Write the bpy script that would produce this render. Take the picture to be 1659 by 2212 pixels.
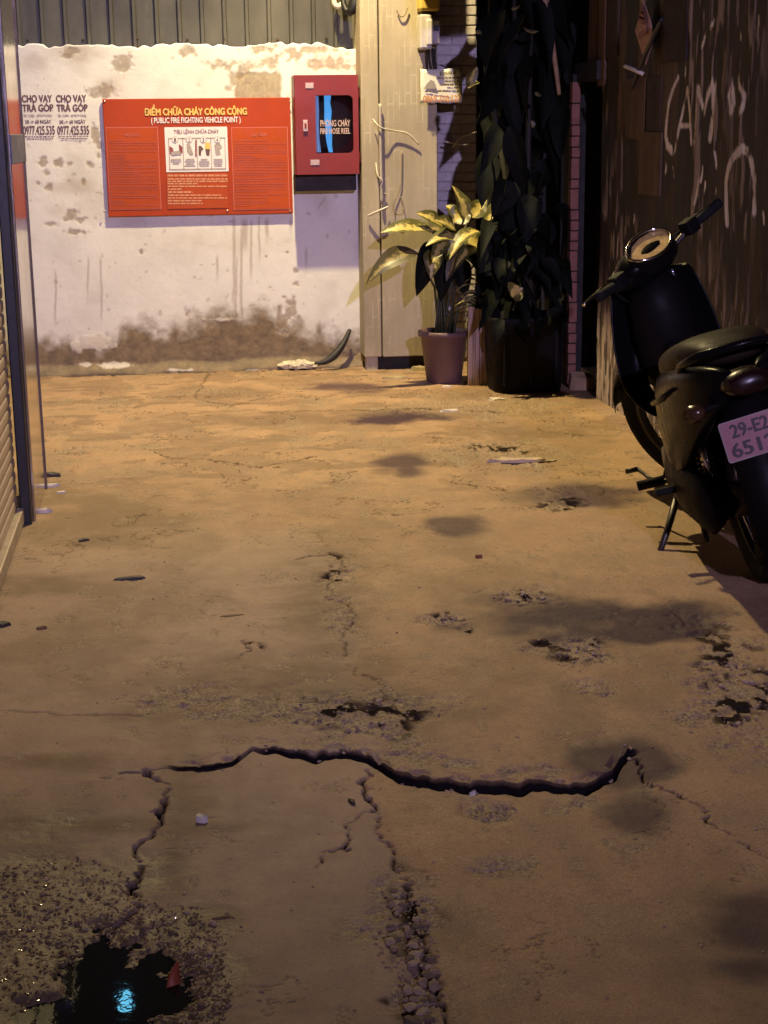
import bpy, math, random
import numpy as np
from mathutils import Vector, Matrix

random.seed(7)
rng = np.random.default_rng(7)
scene = bpy.context.scene
for o in list(bpy.data.objects):
    bpy.data.objects.remove(o)
C = scene.collection
R = math.radians

# ------------------------------------------------------------------ camera
PITCH, YAW, ROLL, EYE = R(14.0), R(8.0), R(0.7), 1.5
PW, PH, FOC = 1659.0, 2212.0, 3300.0           # picture units used for measuring
fw = np.array([math.sin(YAW)*math.cos(PITCH), math.cos(YAW)*math.cos(PITCH), -math.sin(PITCH)])
rt0 = np.array([math.cos(YAW), -math.sin(YAW), 0.0])
up0 = np.cross(rt0, fw)
rt = rt0*math.cos(ROLL) - up0*math.sin(ROLL)
up = np.cross(rt, fw)
EYEP = np.array([0.0, 0.0, EYE])
cam = bpy.data.cameras.new('camera')
cam.sensor_fit = 'VERTICAL'
cam.angle_y = 2*math.atan(PH/2/FOC)
cam.clip_end = 500
cam.clip_start = 0.05
camo = bpy.data.objects.new('camera', cam)
C.objects.link(camo)
camo.matrix_world = Matrix(((rt[0], up[0], -fw[0], 0), (rt[1], up[1], -fw[1], 0), (rt[2], up[2], -fw[2], EYE), (0, 0, 0, 1)))
scene.camera = camo

# ------------------------------------------------------------------ night sky, moon, exposure
world = bpy.data.worlds.new('World')
scene.world = world
world.use_nodes = True
wn = world.node_tree.nodes
bg = wn['Background']
sky = wn.new('ShaderNodeTexSky')
sky.sky_type = 'NISHITA'
sky.sun_disc = False
sky.sun_elevation = R(1.0)
sky.sun_rotation = R(200)
world.node_tree.links.new(sky.outputs[0], bg.inputs[0])
bg.inputs[1].default_value = 0.006
moon = bpy.data.lights.new('moon', 'SUN')
moon.energy = 0.01
moon.angle = R(0.5)
moon.color = (0.8, 0.85, 1.0)
mo = bpy.data.objects.new('moon', moon)
C.objects.link(mo)
mo.rotation_euler = (R(40), 0, R(30))
scene.view_settings.view_transform = 'Standard'
scene.view_settings.look = 'None'
scene.view_settings.exposure = 0.0
scene.view_settings.gamma = 1.0

# strengths of the lamps this alley has (their builders are further down)
WARM_W, WARM_COL, WARM_POS = 1300.0, (1.0, 0.78, 0.37), (0.82, 8.75, 4.25)
FILL_W, FILL_COL, FILL_POS = 5000.0, (0.68, 0.55, 1.0), (1.3, -7.0, 4.5)
COOL_W, COOL_COL, COOL_POS = 85.0, (0.48, 0.58, 1.0), (-0.5, 9.55, 4.25)

# ------------------------------------------------------------------ measuring helpers
def ray(px, py):
    return fw + rt*((px-PW/2)/FOC) + up*((PH/2-py)/FOC)
def gr(px, py, z=0.0):
    d = ray(px, py); return EYEP + d*((z-EYE)/d[2])
def onY(px, py, Y):
    d = ray(px, py); return EYEP + d*(Y/d[1])
def onX(px, py, X):
    d = ray(px, py); return EYEP + d*(X/d[0])
def to_px(P):
    v = P-EYEP
    z = v@fw
    z = np.where(z < 0.3, 0.3, z)
    return PW/2+FOC*(v@rt)/z, PH/2-FOC*(v@up)/z

# ------------------------------------------------------------------ noise
_T = rng.random((6, 256, 256))
def vn(x, y, s=0):
    x = np.asarray(x, float)+s*17.3+400; y = np.asarray(y, float)+s*9.1+400
    ix = np.floor(x).astype(int); iy = np.floor(y).astype(int)
    fx = x-ix; fy = y-iy
    fx = fx*fx*(3-2*fx); fy = fy*fy*(3-2*fy)
    t = _T[s % 6]
    a = t[ix & 255, iy & 255]; b = t[(ix+1) & 255, iy & 255]
    c = t[ix & 255, (iy+1) & 255]; d = t[(ix+1) & 255, (iy+1) & 255]
    return (a*(1-fx)+b*fx)*(1-fy)+(c*(1-fx)+d*fx)*fy
def fbm(x, y, s=0, o=4):
    r = 0; a = .5; n = 0
    for k in range(o):
        r = r+a*vn(x*2**k, y*2**k, s+k); n += a; a *= .5
    return r/n
def sst(a, b, x):
    t = np.clip((x-a)/(b-a), 0, 1); return t*t*(3-2*t)
def polydist(X, Y, pts):
    d = np.full(np.shape(X), 1e9)
    for (x0, y0), (x1, y1) in zip(pts[:-1], pts[1:]):
        dx, dy = x1-x0, y1-y0; L = dx*dx+dy*dy+1e-12
        t = np.clip(((X-x0)*dx+(Y-y0)*dy)/L, 0, 1)
        d = np.minimum(d, np.hypot(X-x0-t*dx, Y-y0-t*dy))
    return d

# ------------------------------------------------------------------ objects and tags
def tag(o, label=None, cat=None, group=None, kind=None):
    if label: o['label'] = label
    if cat: o['category'] = cat
    if group: o['group'] = group
    if kind: o['kind'] = kind
    return o
def empty(name, loc=(0, 0, 0), label=None, cat=None, group=None, rz=0.0):
    o = bpy.data.objects.new(name, None); C.objects.link(o)
    o.location = loc; o.rotation_euler = (0, 0, rz); o.empty_display_size = .1
    return tag(o, label, cat, group)
def link_mesh(name, me, m, parent=None):
    o = bpy.data.objects.new(name, me); C.objects.link(o)
    if m is not None and not me.materials: me.materials.append(m)
    if parent is not None: o.parent = parent
    return o
class MB:
    def __init__(s): s.v = []; s.f = []
    def add(s, vs, fs):
        n = len(s.v); s.v += [tuple(map(float, p)) for p in vs]; s.f += [tuple(i+n for i in f) for f in fs]; return s
    def box(s, a, b):
        x0, y0, z0 = a; x1, y1, z1 = b
        return s.add([(x0, y0, z0), (x1, y0, z0), (x1, y1, z0), (x0, y1, z0), (x0, y0, z1), (x1, y0, z1), (x1, y1, z1), (x0, y1, z1)],
                     [(0, 3, 2, 1), (4, 5, 6, 7), (0, 1, 5, 4), (1, 2, 6, 5), (2, 3, 7, 6), (3, 0, 4, 7)])
    def tube(s, pts, r, n=8, cap=True):
        P = [Vector(p) for p in pts]; m = len(P)
        rs = r if isinstance(r, (list, tuple)) else [r]*m
        vs = []; prev = None
        for i in range(m):
            t = (P[min(i+1, m-1)]-P[max(i-1, 0)]).normalized()
            if prev is None:
                a = t.cross(Vector((0, 0, 1)))
                if a.length < .1: a = t.cross(Vector((1, 0, 0)))
            else:
                a = prev-t*prev.dot(t)
            a.normalize(); prev = a; b = t.cross(a)
            for k in range(n):
                q = 2*math.pi*k/n
                vs.append(P[i]+(a*math.cos(q)+b*math.sin(q))*rs[i])
        fs = []
        for i in range(m-1):
            for k in range(n):
                k2 = (k+1) % n
                fs.append((i*n+k, i*n+k2, (i+1)*n+k2, (i+1)*n+k))
        if cap: fs += [tuple(range(n))[::-1], tuple((m-1)*n+k for k in range(n))]
        return s.add(vs, fs)
    def lathe(s, prof, n=24, c=(0, 0, 0), axis='z', cap=True):
        vs = []
        for r, h in prof:
            for k in range(n):
                q = 2*math.pi*k/n
                p = (r*math.cos(q), r*math.sin(q), h) if axis == 'z' else ((h, r*math.cos(q), r*math.sin(q)) if axis == 'x' else (r*math.sin(q), h, r*math.cos(q)))
                vs.append((p[0]+c[0], p[1]+c[1], p[2]+c[2]))
        fs = []
        for i in range(len(prof)-1):
            for k in range(n):
                fs.append((i*n+k, i*n+(k+1) % n, (i+1)*n+(k+1) % n, (i+1)*n+k))
        if cap: fs += [tuple(range(n))[::-1], tuple((len(prof)-1)*n+k for k in range(n))]
        return s.add(vs, fs)
    def prism(s, poly, y0, y1, axis='y'):
        n = len(poly)
        mk = {'y': lambda a, b, h: (a, h, b), 'x': lambda a, b, h: (h, a, b), 'z': lambda a, b, h: (a, b, h)}[axis]
        vs = [mk(a, b, y0) for a, b in poly]+[mk(a, b, y1) for a, b in poly]
        fs = [tuple(range(n)), tuple(range(2*n-1, n-1, -1))]+[(i, n+i, n+(i+1) % n, (i+1) % n) for i in range(n)]
        return s.add(vs, fs)
    def loft(s, rings, cap=True, closed=True):
        n = len(rings[0]); m = len(rings)
        vs = [p for r in rings for p in r]; fs = []
        for i in range(m-1):
            for k in range(n if closed else n-1):
                k2 = (k+1) % n
                fs.append((i*n+k, i*n+k2, (i+1)*n+k2, (i+1)*n+k))
        if cap and closed: fs += [tuple(range(n))[::-1], tuple((m-1)*n+k for k in range(n))]
        return s.add(vs, fs)
    def build(s, name, m, parent=None, smooth=False, bevel=0, subdiv=0, recalc=True, solid=0):
        me = bpy.data.meshes.new(name)
        me.from_pydata(s.v, [], s.f); me.update()
        if recalc:
            import bmesh
            b = bmesh.new(); b.from_mesh(me); bmesh.ops.recalc_face_normals(b, faces=b.faces); b.to_mesh(me); b.free()
        if smooth: me.polygons.foreach_set('use_smooth', [True]*len(me.polygons))
        o = link_mesh(name, me, m, parent)
        if solid:
            q = o.modifiers.new('solid', 'SOLIDIFY'); q.thickness = solid; q.offset = 0
        if bevel:
            q = o.modifiers.new('bevel', 'BEVEL'); q.width = bevel; q.segments = 2; q.limit_method = 'ANGLE'; q.angle_limit = R(40)
        if subdiv:
            q = o.modifiers.new('sub', 'SUBSURF'); q.levels = subdiv; q.render_levels = subdiv
        return o
def ellring(cx, cy, cz, rx, rz, n=16, p=2.0):
    out = []
    for k in range(n):
        q = 2*math.pi*k/n; c, sn = math.cos(q), math.sin(q)
        out.append((cx+rx*math.copysign(abs(c)**(2/p), c), cy, cz+rz*math.copysign(abs(sn)**(2/p), sn)))
    return out
def grid_mesh(name, P, nx, ny, attrs, smooth=True):
    """P (ny*nx,3) row-major"""
    me = bpy.data.meshes.new(name)
    i = np.arange(nx*ny).reshape(ny, nx)
    q = np.stack([i[:-1, :-1], i[:-1, 1:], i[1:, 1:], i[1:, :-1]], -1).reshape(-1, 4)
    me.vertices.add(nx*ny); me.vertices.foreach_set('co', P.astype(np.float32).ravel())
    me.loops.add(q.size); me.loops.foreach_set('vertex_index', q.ravel().astype(np.int32))
    me.polygons.add(len(q)); me.polygons.foreach_set('loop_start', (np.arange(len(q))*4).astype(np.int32))
    me.polygons.foreach_set('loop_total', np.full(len(q), 4, np.int32))
    me.polygons.foreach_set('use_smooth', np.full(len(q), smooth))
    me.update(calc_edges=True)
    for k, a in attrs.items():
        at = me.attributes.new(k, 'FLOAT', 'POINT'); at.data.foreach_set('value', np.asarray(a, np.float32).ravel())
    return me

# ------------------------------------------------------------------ materials
class NT:
    def __init__(s, name):
        s.m = bpy.data.materials.new(name); s.m.use_nodes = True
        s.t = s.m.node_tree; s.n = s.t.nodes; s.b = s.n['Principled BSDF']
        s.co = s.n.new('ShaderNodeTexCoord')
    def L(s, a, b): s.t.links.new(a, b)
    def noise(s, scale, detail=5, rough=.6, stretch=None, coord='Object'):
        t = s.n.new('ShaderNodeTexNoise'); t.inputs['Scale'].default_value = scale
        t.inputs['Detail'].default_value = detail; t.inputs['Roughness'].default_value = rough
        if stretch:
            mp = s.n.new('ShaderNodeMapping'); mp.inputs['Scale'].default_value = stretch
            s.L(s.co.outputs[coord], mp.inputs[0]); s.L(mp.outputs[0], t.inputs['Vector'])
        else: s.L(s.co.outputs[coord], t.inputs['Vector'])
        return t.outputs['Fac']
    def vor(s, scale, feature='F1'):
        t = s.n.new('ShaderNodeTexVoronoi'); t.inputs['Scale'].default_value = scale; t.feature = feature
        s.L(s.co.outputs['Object'], t.inputs['Vector']); return t.outputs['Distance']
    def ramp(s, fac, a, b, ca=0.0, cb=1.0):
        t = s.n.new('ShaderNodeMapRange'); t.inputs[1].default_value = a; t.inputs[2].default_value = b
        t.inputs[3].default_value = ca; t.inputs[4].default_value = cb; s.L(fac, t.inputs[0]); return t.outputs[0]
    def attr(s, name):
        t = s.n.new('ShaderNodeAttribute'); t.attribute_name = name; return t.outputs['Fac']
    def mix(s, fac, a, b):
        t = s.n.new('ShaderNodeMix'); t.data_type = 'RGBA'
        if isinstance(fac, (int, float)): t.inputs[0].default_value = fac
        else: s.L(fac, t.inputs[0])
        for i, c in ((6, a), (7, b)):
            if isinstance(c, tuple): t.inputs[i].default_value = (*c, 1)
            else: s.L(c, t.inputs[i])
        return t.outputs[2]
    def math(s, op, a, b=None):
        t = s.n.new('ShaderNodeMath'); t.operation = op
        for i, c in ((0, a), (1, b)):
            if c is None: continue
            if isinstance(c, (int, float)): t.inputs[i].default_value = c
            else: s.L(c, t.inputs[i])
        return t.outputs[0]
    def bump(s, h, strength=.3, dist=.01):
        t = s.n.new('ShaderNodeBump'); t.inputs['Strength'].default_value = strength; t.inputs['Distance'].default_value = dist
        s.L(h, t.inputs['Height']); s.L(t.outputs[0], s.b.inputs['Normal'])
    def set(s, **k):
        for n, v in k.items():
            i = s.b.inputs[n.replace('_', ' ')]
            if isinstance(v, tuple): i.default_value = (*v, 1) if len(v) == 3 else v
            elif isinstance(v, (int, float)): i.default_value = v
            else: s.L(v, i)
        return s
_M = {}
def mat(name, col, rough=.6, metal=0.0, var=.25, scale=9.0, bump=.15, bscale=60.0, col2=None, stretch=None, rvar=.12, coat=0.0, spec=.5, ior=1.5):
    if name in _M: return _M[name]
    t = NT(name)
    n = t.noise(scale, 6, .65, stretch)
    c2 = col2 if col2 else tuple(c*(1-var*1.6) for c in col)
    t.set(Base_Color=t.mix(t.ramp(n, .3, .7), c2, col), Metallic=metal)
    t.set(Roughness=t.ramp(t.noise(scale*2.3, 4), .25, .75, max(.03, rough-rvar), min(1, rough+rvar)))
    t.b.inputs['Specular IOR Level'].default_value = spec; t.b.inputs['IOR'].default_value = ior
    if coat: t.b.inputs['Coat Weight'].default_value = coat
    if bump: t.bump(t.noise(bscale, 5, .6, stretch), bump, .004)
    _M[name] = t.m
    return t.m
def emit(name, col, s):
    t = NT(name); t.set(Base_Color=col, Emission_Color=col, Emission_Strength=s, Roughness=.5); return t.m

# ================================================================== GROUND
WALLY = 9.95
ys = [-40, -25, -15]; y = -12.0
while y < 1.3: ys.append(y); y += .35
y = 1.3
while y < 10.6:
    ys.append(y); y += min(.03, max(.0034, .75*y*y/2292.0))
ys += [11, 13, 18, 30, 60]
xs = [-60, -30, -15, -8, -4, -2.5]+list(np.arange(-1.6, 2.75, .0058))+[3.2, 4, 8, 15, 30, 60]
ys = np.array(ys); xs = np.array(xs); NX, NY = len(xs), len(ys)
GX, GY = np.meshgrid(xs, ys)
def wpts(l): return [tuple(gr(*p)[:2]) for p in l]
# the grid rows follow the line of the main crack so that its edge stays clean
cr = np.array(wpts([(255, 1662), (300, 1664), (420, 1655), (500, 1642), (545, 1618), (640, 1618), (680, 1632), (745, 1626), (800, 1640), (850, 1662), (960, 1682), (1100, 1690), (1260, 1698), (1320, 1660), (1372, 1625)]))
o_ = np.argsort(cr[:, 0]); cr = cr[o_]
yc = np.interp(xs, cr[:, 0], cr[:, 1])+(fbm(xs*9, xs*0+3, 1, 4)-.5)*.04+np.interp(xs, np.arange(-3, 4, .029), rng.uniform(-.013, .013, 242))+np.interp(xs, np.arange(-3, 4, .0125), rng.uniform(-.0045, .0045, 560))
Y0 = float(cr[:, 1].mean())
GY = GY+np.clip(yc-Y0, -.3, .3)[None, :]*np.exp(-((GY-Y0)/.5)**2)*sst(-1.0, -.5, GX)*sst(2.6, 2.2, GX)
near = sst(1.2, 1.6, GY)*sst(12, 10.4, GY)
px, py = to_px(np.stack([GX, GY, np.zeros_like(GX)], -1))
wobx = (fbm(GX*14, GY*14, 1, 3)-.5)*.06+(fbm(GX*60, GY*60, 3, 2)-.5)*.022
woby = (fbm(GX*14, GY*14, 2, 3)-.5)*.06+(fbm(GX*60, GY*60, 4, 2)-.5)*.022
H = (fbm(GX*.9, GY*.9, 0, 2)-.5)*.014+(fbm(GX*5, GY*5, 1, 3)-.5)*.0022+(fbm(GX*40, GY*40, 2, 3)-.5)*.0010
# sunken slab: stepped main crack
tt = (xs-cr[0, 0])/(cr[-1, 0]-cr[0, 0])
D = .0115*sst(.0, .3, tt)*sst(1.04, .9, tt)*(.15+1.7*sst(.25, .75, fbm(xs*6, xs*0+9, 3, 3)))
S = GY-yc[None, :]
Dg = D[None, :]*np.ones_like(GY)
H -= Dg*sst(.002, -.004, S)*np.exp(np.minimum(S, 0)/.33)
H += Dg*.10*sst(-.004, .002, S)*np.exp(-np.maximum(S, 0)/.25)
gapw = (.003+.009*sst(.15, .4, tt)*sst(1.02, .9, tt))*(.5+1.0*fbm(xs*11, xs*0+8, 2, 3))
gap = sst(gapw[None, :]*1.6, gapw[None, :]*.6, np.abs(S+.012))*(tt[None, :] > 0)*(tt[None, :] < 1)
H -= gap*.008
crack_and_shade = np.maximum(gap, sst(.010, .004, np.abs(S+.003))*sst(.001, .005, Dg))  # step face included: its shade is put into the near-black crack colour
lipn = sst(.03, .0, np.abs(S-.02))*sst(.002, .01, Dg)
H -= lipn*sst(.5, .62, fbm(GX*38, GY*38, 1, 2))*.010
# thinner cracks (measured polylines, width m, depth m)
thin = [
 ([(300, 1664), (352, 1692), (362, 1700), (345, 1750), (352, 1790), (318, 1815), (288, 1828)], .010, .03),
 ([(330, 1752), (357, 1756)], .009, .02),
 ([(288, 1828), (290, 1870), (294, 1920), (288, 1960), (255, 1995), (180, 2045), (140, 2070)], .007, .025),
 ([(140, 2040), (135, 2090), (120, 2110)], .006, .02),
 ([(1372, 1625), (1400, 1680), (1450, 1715), (1500, 1750), (1560, 1795), (1600, 1815), (1640, 1842), (1700, 1880)], .0055, .018),
 ([(790, 1655), (798, 1720), (812, 1755), (830, 1830), (860, 1900), (885, 1960), (905, 2030), (940, 2130), (960, 2240)], .006, .02),
 ([(806, 1752), (775, 1765), (745, 1795), (738, 1830), (700, 1865), (690, 1875)], .0045, .014),
 ([(640, 1205), (690, 1197), (720, 1195), (735, 1210)], .008, .010),
 ([(725, 1190), (745, 1230), (705, 1245), (720, 1290), (760, 1300), (740, 1400), (760, 1450), (830, 1480)], .006, .007),
 ([(250, 950), (330, 975), (370, 990), (440, 990), (560, 1010), (680, 985)], .012, .008),
 ([(985, 1040), (1080, 1052), (1100, 1056)], .012, .009),
 ([(560, 890), (800, 885), (900, 880), (1100, 890)], .02, .008),
 ([(470, 775), (420, 860), (500, 875), (600, 850)], .015, .005),
 ([(510, 1420), (545, 1400), (530, 1380)], .008, .007),
 ([(0, 1535), (120, 1540), (300, 1545)], .012, .004),
 ([(40, 818), (200, 812), (350, 806), (480, 803), (600, 799), (700, 795)], .022, .012),
]
for pts, w, d in thin:
    dd = polydist(GX+wobx, GY+woby, wpts(pts))
    wv = w*.62*(.25+1.5*fbm(GX*16, GY*16, 5, 2))
    m = sst(wv*1.3, wv*.35, dd); H -= m*d*.7; crack_and_shade = np.maximum(crack_and_shade, m*min(1, d/.012))
# hand-placed blotches: (cx, cy, rx, ry) in measuring units
def blob(lst, edge=.45, nz=.9, sc=9, s=0):
    m = np.zeros_like(GX)
    nn = (fbm(GX*sc, GY*sc, s, 4)-.5)*2*nz
    for cx, cy, rx, ry in lst:
        q = np.hypot((px-cx)/rx, (py-cy)/ry)
        m = np.maximum(m, sst(1+edge, 1-edge, q+nn))
    return m*near
rub = blob([(760, 1545, 170, 50), (600, 1530, 130, 40), (860, 1580, 60, 32), (430, 1515, 110, 28), (1590, 1500, 110, 90), (1560, 1400, 70, 55), (1640, 1600, 60, 50), (1500, 1345, 50, 25),
            (870, 2000, 62, 90), (905, 2140, 48, 110), (830, 1950, 40, 50), (1060, 1740, 52, 22), (1190, 1738, 18, 14), (1265, 1722, 25, 14),
            (1125, 1290, 70, 22), (1250, 1400, 65, 35), (1180, 1395, 60, 15), (960, 1335, 45, 14), (1010, 1360, 20, 10), (1215, 1085, 60, 22), (1300, 1490, 55, 16),
            (735, 1240, 40, 30), (740, 1330, 35, 50), (1085, 965, 75, 14), (1100, 985, 130, 20), (1020, 880, 170, 22), (1130, 870, 60, 10), (1050, 1880, 60, 22), (900, 1640, 60, 16), (1000, 1655, 50, 10), (1150, 1668, 60, 9)], .5, 1.1, 12, 1)
pud_rough = blob([(130, 1960, 200, 130), (330, 2060, 170, 120), (60, 2150, 180, 150), (400, 2160, 110, 90)], .3, .9, 7, 2)
pud = blob([(150, 2195, 105, 60), (270, 2130, 130, 95), (360, 2130, 75, 60), (250, 2240, 190, 90), (240, 2060, 60, 40)], .7, .8, 14, 3)
rubn = fbm(GX*55, GY*55, 2, 3)
chipm = sst(.46, .56, fbm(GX*26, GY*26, 4, 3))
H -= rub*(.002+.006*chipm)
H += rub*(rubn-.5)*.011
H += pud_rough*((fbm(GX*85, GY*85, 1, 2)-.5)*.006+(fbm(GX*22, GY*22, 3, 2)-.5)*.008)-pud_rough*.006
H -= pud*.028
# shallow scuffs and pits all over
far = sst(5.2, 7.2, GY)
pits = sst(.60, .70, fbm(GX*7, GY*5, 5, 4))*near*far
pits2 = sst(.66, .72, fbm(GX*20, GY*14, 3, 3))*near*sst(.42, .58, fbm(GX*2.2, GY*2.2, 4, 3))
H -= pits*.003+pits2*.002
# purplish dark marks put into the ground colour
darkened = blob([(855, 905, 90, 13), (1230, 1330, 200, 46), (1400, 1345, 130, 42)], .42, .75, 6, 4)
darkened = np.maximum(darkened, .85*blob([(755, 836, 65, 12), (870, 995, 55, 20), (880, 1012, 30, 14), (1260, 1070, 105, 24), (970, 1135, 62, 20), (1380, 1660, 80, 45), (1290, 1640, 70, 30), (1400, 1760, 75, 60), (1640, 2000, 130, 95), (1600, 2090, 130, 40)], .5, .75, 6, 5))  # final pair at lower right is a soft shadow put into the colour
dirt = blob([(100, 1265, 180, 18), (480, 850, 105, 16), (1010, 850, 80, 12), (620, 905, 220, 14), (1300, 870, 140, 16), (1180, 930, 160, 25), (60, 1080, 190, 40), (230, 1115, 220, 60), (150, 1785, 330, 18), (90, 1645, 150, 22), (400, 1740, 60, 80), (380, 1850, 40, 90), (430, 1975, 70, 25), (700, 1310, 80, 130), (600, 1500, 380, 70), (940, 890, 220, 16), (1050, 990, 190, 18), (1180, 1070, 110, 20)], .7, .9, 7, 0)
dirt = np.maximum(dirt, .5*sst(.54, .70, fbm(GX*3.2, GY*2.2, 3, 5))*near)
ff = fbm(GX*4.2, GY*4.6, 2, 5); f2 = fbm(GX*6.0, GY*7.0, 4, 5)
dirt = np.maximum(dirt, .55*sst(.565, .61, ff)*near*far)
dirt = np.maximum(dirt, .8*sst(.60, .64, fbm(GX*5.0, GY*9.0, 1, 5))*near*far)
scuff = np.maximum(sst(.010, .003, np.abs(ff-.572))*sst(.50, .60, vn(GX*5, GY*5, 1)), sst(.010, .003, np.abs(f2-.60))*sst(.55, .65, vn(GX*4, GY*4, 3)))*near*sst(4.2, 6.4, GY)
scuff = np.maximum(scuff, sst(.005, .0015, np.abs(f2-.61))*sst(.62, .72, vn(GX*6, GY*6, 5))*near*.8)
H -= scuff*.003+sst(.565, .60, ff)*near*far*.0015
crack_and_shade = np.maximum(crack_and_shade, scuff*.55)
bxl = np.interp(py, [1100, 1190, 1300, 1450, 1600, 1700, 1830, 1960, 2240, 2400], [560, 735, 745, 765, 835, 800, 832, 886, 962, 1010])
slab = sst(14, -14, px-bxl+(fbm(GX*10, GY*10, 2, 3)-.5)*60)*sst(1060, 1230, py)*near
darkz = blob([(1125, 1290, 62, 16), (1255, 1400, 55, 26), (1175, 1390, 40, 9), (960, 1330, 40, 9), (1005, 1362, 18, 7), (1215, 1088, 45, 14), (720, 1235, 30, 22), (690, 1200, 50, 7), (1085, 968, 70, 8), (1560, 1400, 60, 40), (1610, 1500, 70, 60), (760, 1545, 130, 34), (860, 1570, 50, 25), (890, 2080, 55, 150), (540, 1400, 30, 12)], .5, .9, 12, 1)
crack_and_shade = np.maximum(crack_and_shade, .95*darkz*sst(.50, .58, fbm(GX*24, GY*17, 3, 3)))
P = np.stack([GX, GY, H*near], -1).reshape(-1, 3)
gm = grid_mesh('ground', P, NX, NY, dict(rub=np.clip(rub*.8+pits*.6+pits2*.7, 0, 1), crack=crack_and_shade, slab=slab, darkened=darkened, dirt=dirt, wet=np.clip(pud_rough*.8+pud, 0, 1)))
def ground_z(x, y):
    i = np.clip(np.searchsorted(xs, x), 1, NX-2); j = np.clip(np.searchsorted(GY[:, i], y), 1, NY-2)
    return float((H*near)[j-1:j+2, i-1:i+2].max()), float((H*near)[j, i])
t = NT('worn_concrete')
n1 = t.noise(1.7, 6, .6); n2 = t.noise(11, 6, .7); n3 = t.noise(90, 3, .6); n4 = t.noise(4.2, 5, .65)
c = t.mix(t.ramp(n1, .3, .7), (.36, .210, .108), (.45, .274, .145))
c = t.mix(t.ramp(n4, .42, .70, 0, .75), c, (.25, .168, .098))
c = t.mix(t.ramp(n2, .5, .8, 0, .35), c, (.50, .37, .22))
c = t.mix(t.ramp(n3, .35, .7, .22, 0), c, (.16, .11, .07))
c = t.mix(t.ramp(t.noise(260, 2, .5), .58, .70, 0, .75), c, (.56, .44, .31))
c = t.mix(t.ramp(t.noise(210, 2, .5), .28, .42, .75, 0), c, (.12, .082, .055))
c = t.mix(t.ramp(t.noise(44, 6, .75), .56, .61, 0, .42), c, (.19, .125, .072))
c = t.mix(t.ramp(t.noise(19, 7, .75), .58, .62, 0, .35), c, (.22, .15, .088))
c = t.mix(t.ramp(t.noise(7, 7, .75, (1, .25, 1)), .50, .66, 0, .35), c, (.24, .165, .10))
c = t.mix(t.math('MULTIPLY', t.attr('slab'), .6), c, t.mix(t.ramp(n1, .3, .7), (.27, .195, .155), (.34, .25, .20)))
c = t.mix(t.math('MULTIPLY', t.attr('dirt'), .72), c, (.135, .083, .042))
rubc = t.mix(t.ramp(t.noise(120, 3, .7), .4, .62), (.10, .07, .045), (.42, .31, .19))
c = t.mix(t.math('MULTIPLY', t.attr('rub'), .8), c, rubc)
c = t.mix(t.math('MULTIPLY', t.attr('wet'), .8), c, t.mix(t.ramp(t.noise(150, 4, .75), .35, .68), (.085, .058, .037), (.21, .145, .085)))
c = t.mix(t.math('MULTIPLY', t.attr('darkened'), .95), c, (.046, .024, .040))
c = t.mix(t.attr('crack'), c, (.011, .009, .010))
t.set(Base_Color=c)
t.set(Specular_IOR_Level=t.math('MULTIPLY', t.ramp(t.attr('crack'), 0, .7, .5, 0), t.ramp(t.attr('darkened'), 0, 1, 1, .35)))
r = t.ramp(n2, .3, .7, .62, .85)
r = t.math('SUBTRACT', r, t.math('MULTIPLY', t.attr('wet'), .30))
r = t.math('SUBTRACT', r, t.math('MULTIPLY', t.attr('darkened'), .12))
t.set(Roughness=r)
t.bump(t.math('ADD', t.math('ADD', t.math('MULTIPLY', n3, .6), t.math('MULTIPLY', t.noise(240, 3, .6), .5)), t.noise(34, 7, .75)), .62, .005)
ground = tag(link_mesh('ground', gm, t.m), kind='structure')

# puddle water
t = NT('dirty_water')
t.set(Base_Color=(.012, .012, .011), Roughness=.03, IOR=1.33)
t.bump(t.noise(22, 3), .018, .01)
mb = MB(); mb.add([(-1.2, 1.2, -.0165), (.36, 1.2, -.0165), (.36, 2.85, -.0165), (-1.2, 2.85, -.0165)], [(0, 1, 2, 3)])
tag(mb.build('puddle_water', t.m), kind='structure')

# loose stones lying in the broken concrete (parts of the ground), shared meshes
stone_m = [mat('stone_pale', (.42, .31, .21), .8, var=.2, scale=40), mat('stone_brown', (.34, .24, .155), .85, var=.25, scale=40), mat('stone_dark', (.18, .125, .085), .85, scale=40)]
def stone_mesh(seed, m):
    import bmesh
    b = bmesh.new(); bmesh.ops.create_icosphere(b, subdivisions=1, radius=1.0)
    q = random.Random(seed); ax = (q.uniform(.8, 1.25), q.uniform(.6, .95), q.uniform(.4, .65))
    for v in b.verts:
        k = q.uniform(.75, 1.15); v.co = Vector((v.co.x*ax[0]*k, v.co.y*ax[1]*k, v.co.z*ax[2]*k))
    me = bpy.data.meshes.new('stone'); b.to_mesh(me); b.free(); me.materials.append(m); return me
SM = [stone_mesh(k, stone_m[k % 3]) for k in range(9)]
def put_stone(x, y, s, me=None):
    o = bpy.data.objects.new('stone', me or random.choice(SM)); C.objects.link(o); o.parent = ground
    hi, z = ground_z(x, y)
    o.location = (x, y, z+s*.22); o.scale = (s, s, s); o.rotation_euler = (random.uniform(-.3, .3), random.uniform(-.3, .3), random.uniform(0, 6.3))
    return o
zones = [(870, 2000, 50, 85, 34, .011), (905, 2130, 38, 95, 40, .012), (760, 1545, 150, 36, 40, .007), (1590, 1490, 85, 80, 60, .008), (1125, 1290, 55, 13, 14, .010),
         (1250, 1405, 50, 25, 18, .009), (960, 1340, 40, 10, 8, .008), (1060, 1742, 42, 15, 16, .005), (330, 2000, 150, 40, 34, .006), (60, 1960, 90, 70, 26, .006), (440, 2120, 50, 80, 26, .006)]
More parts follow.
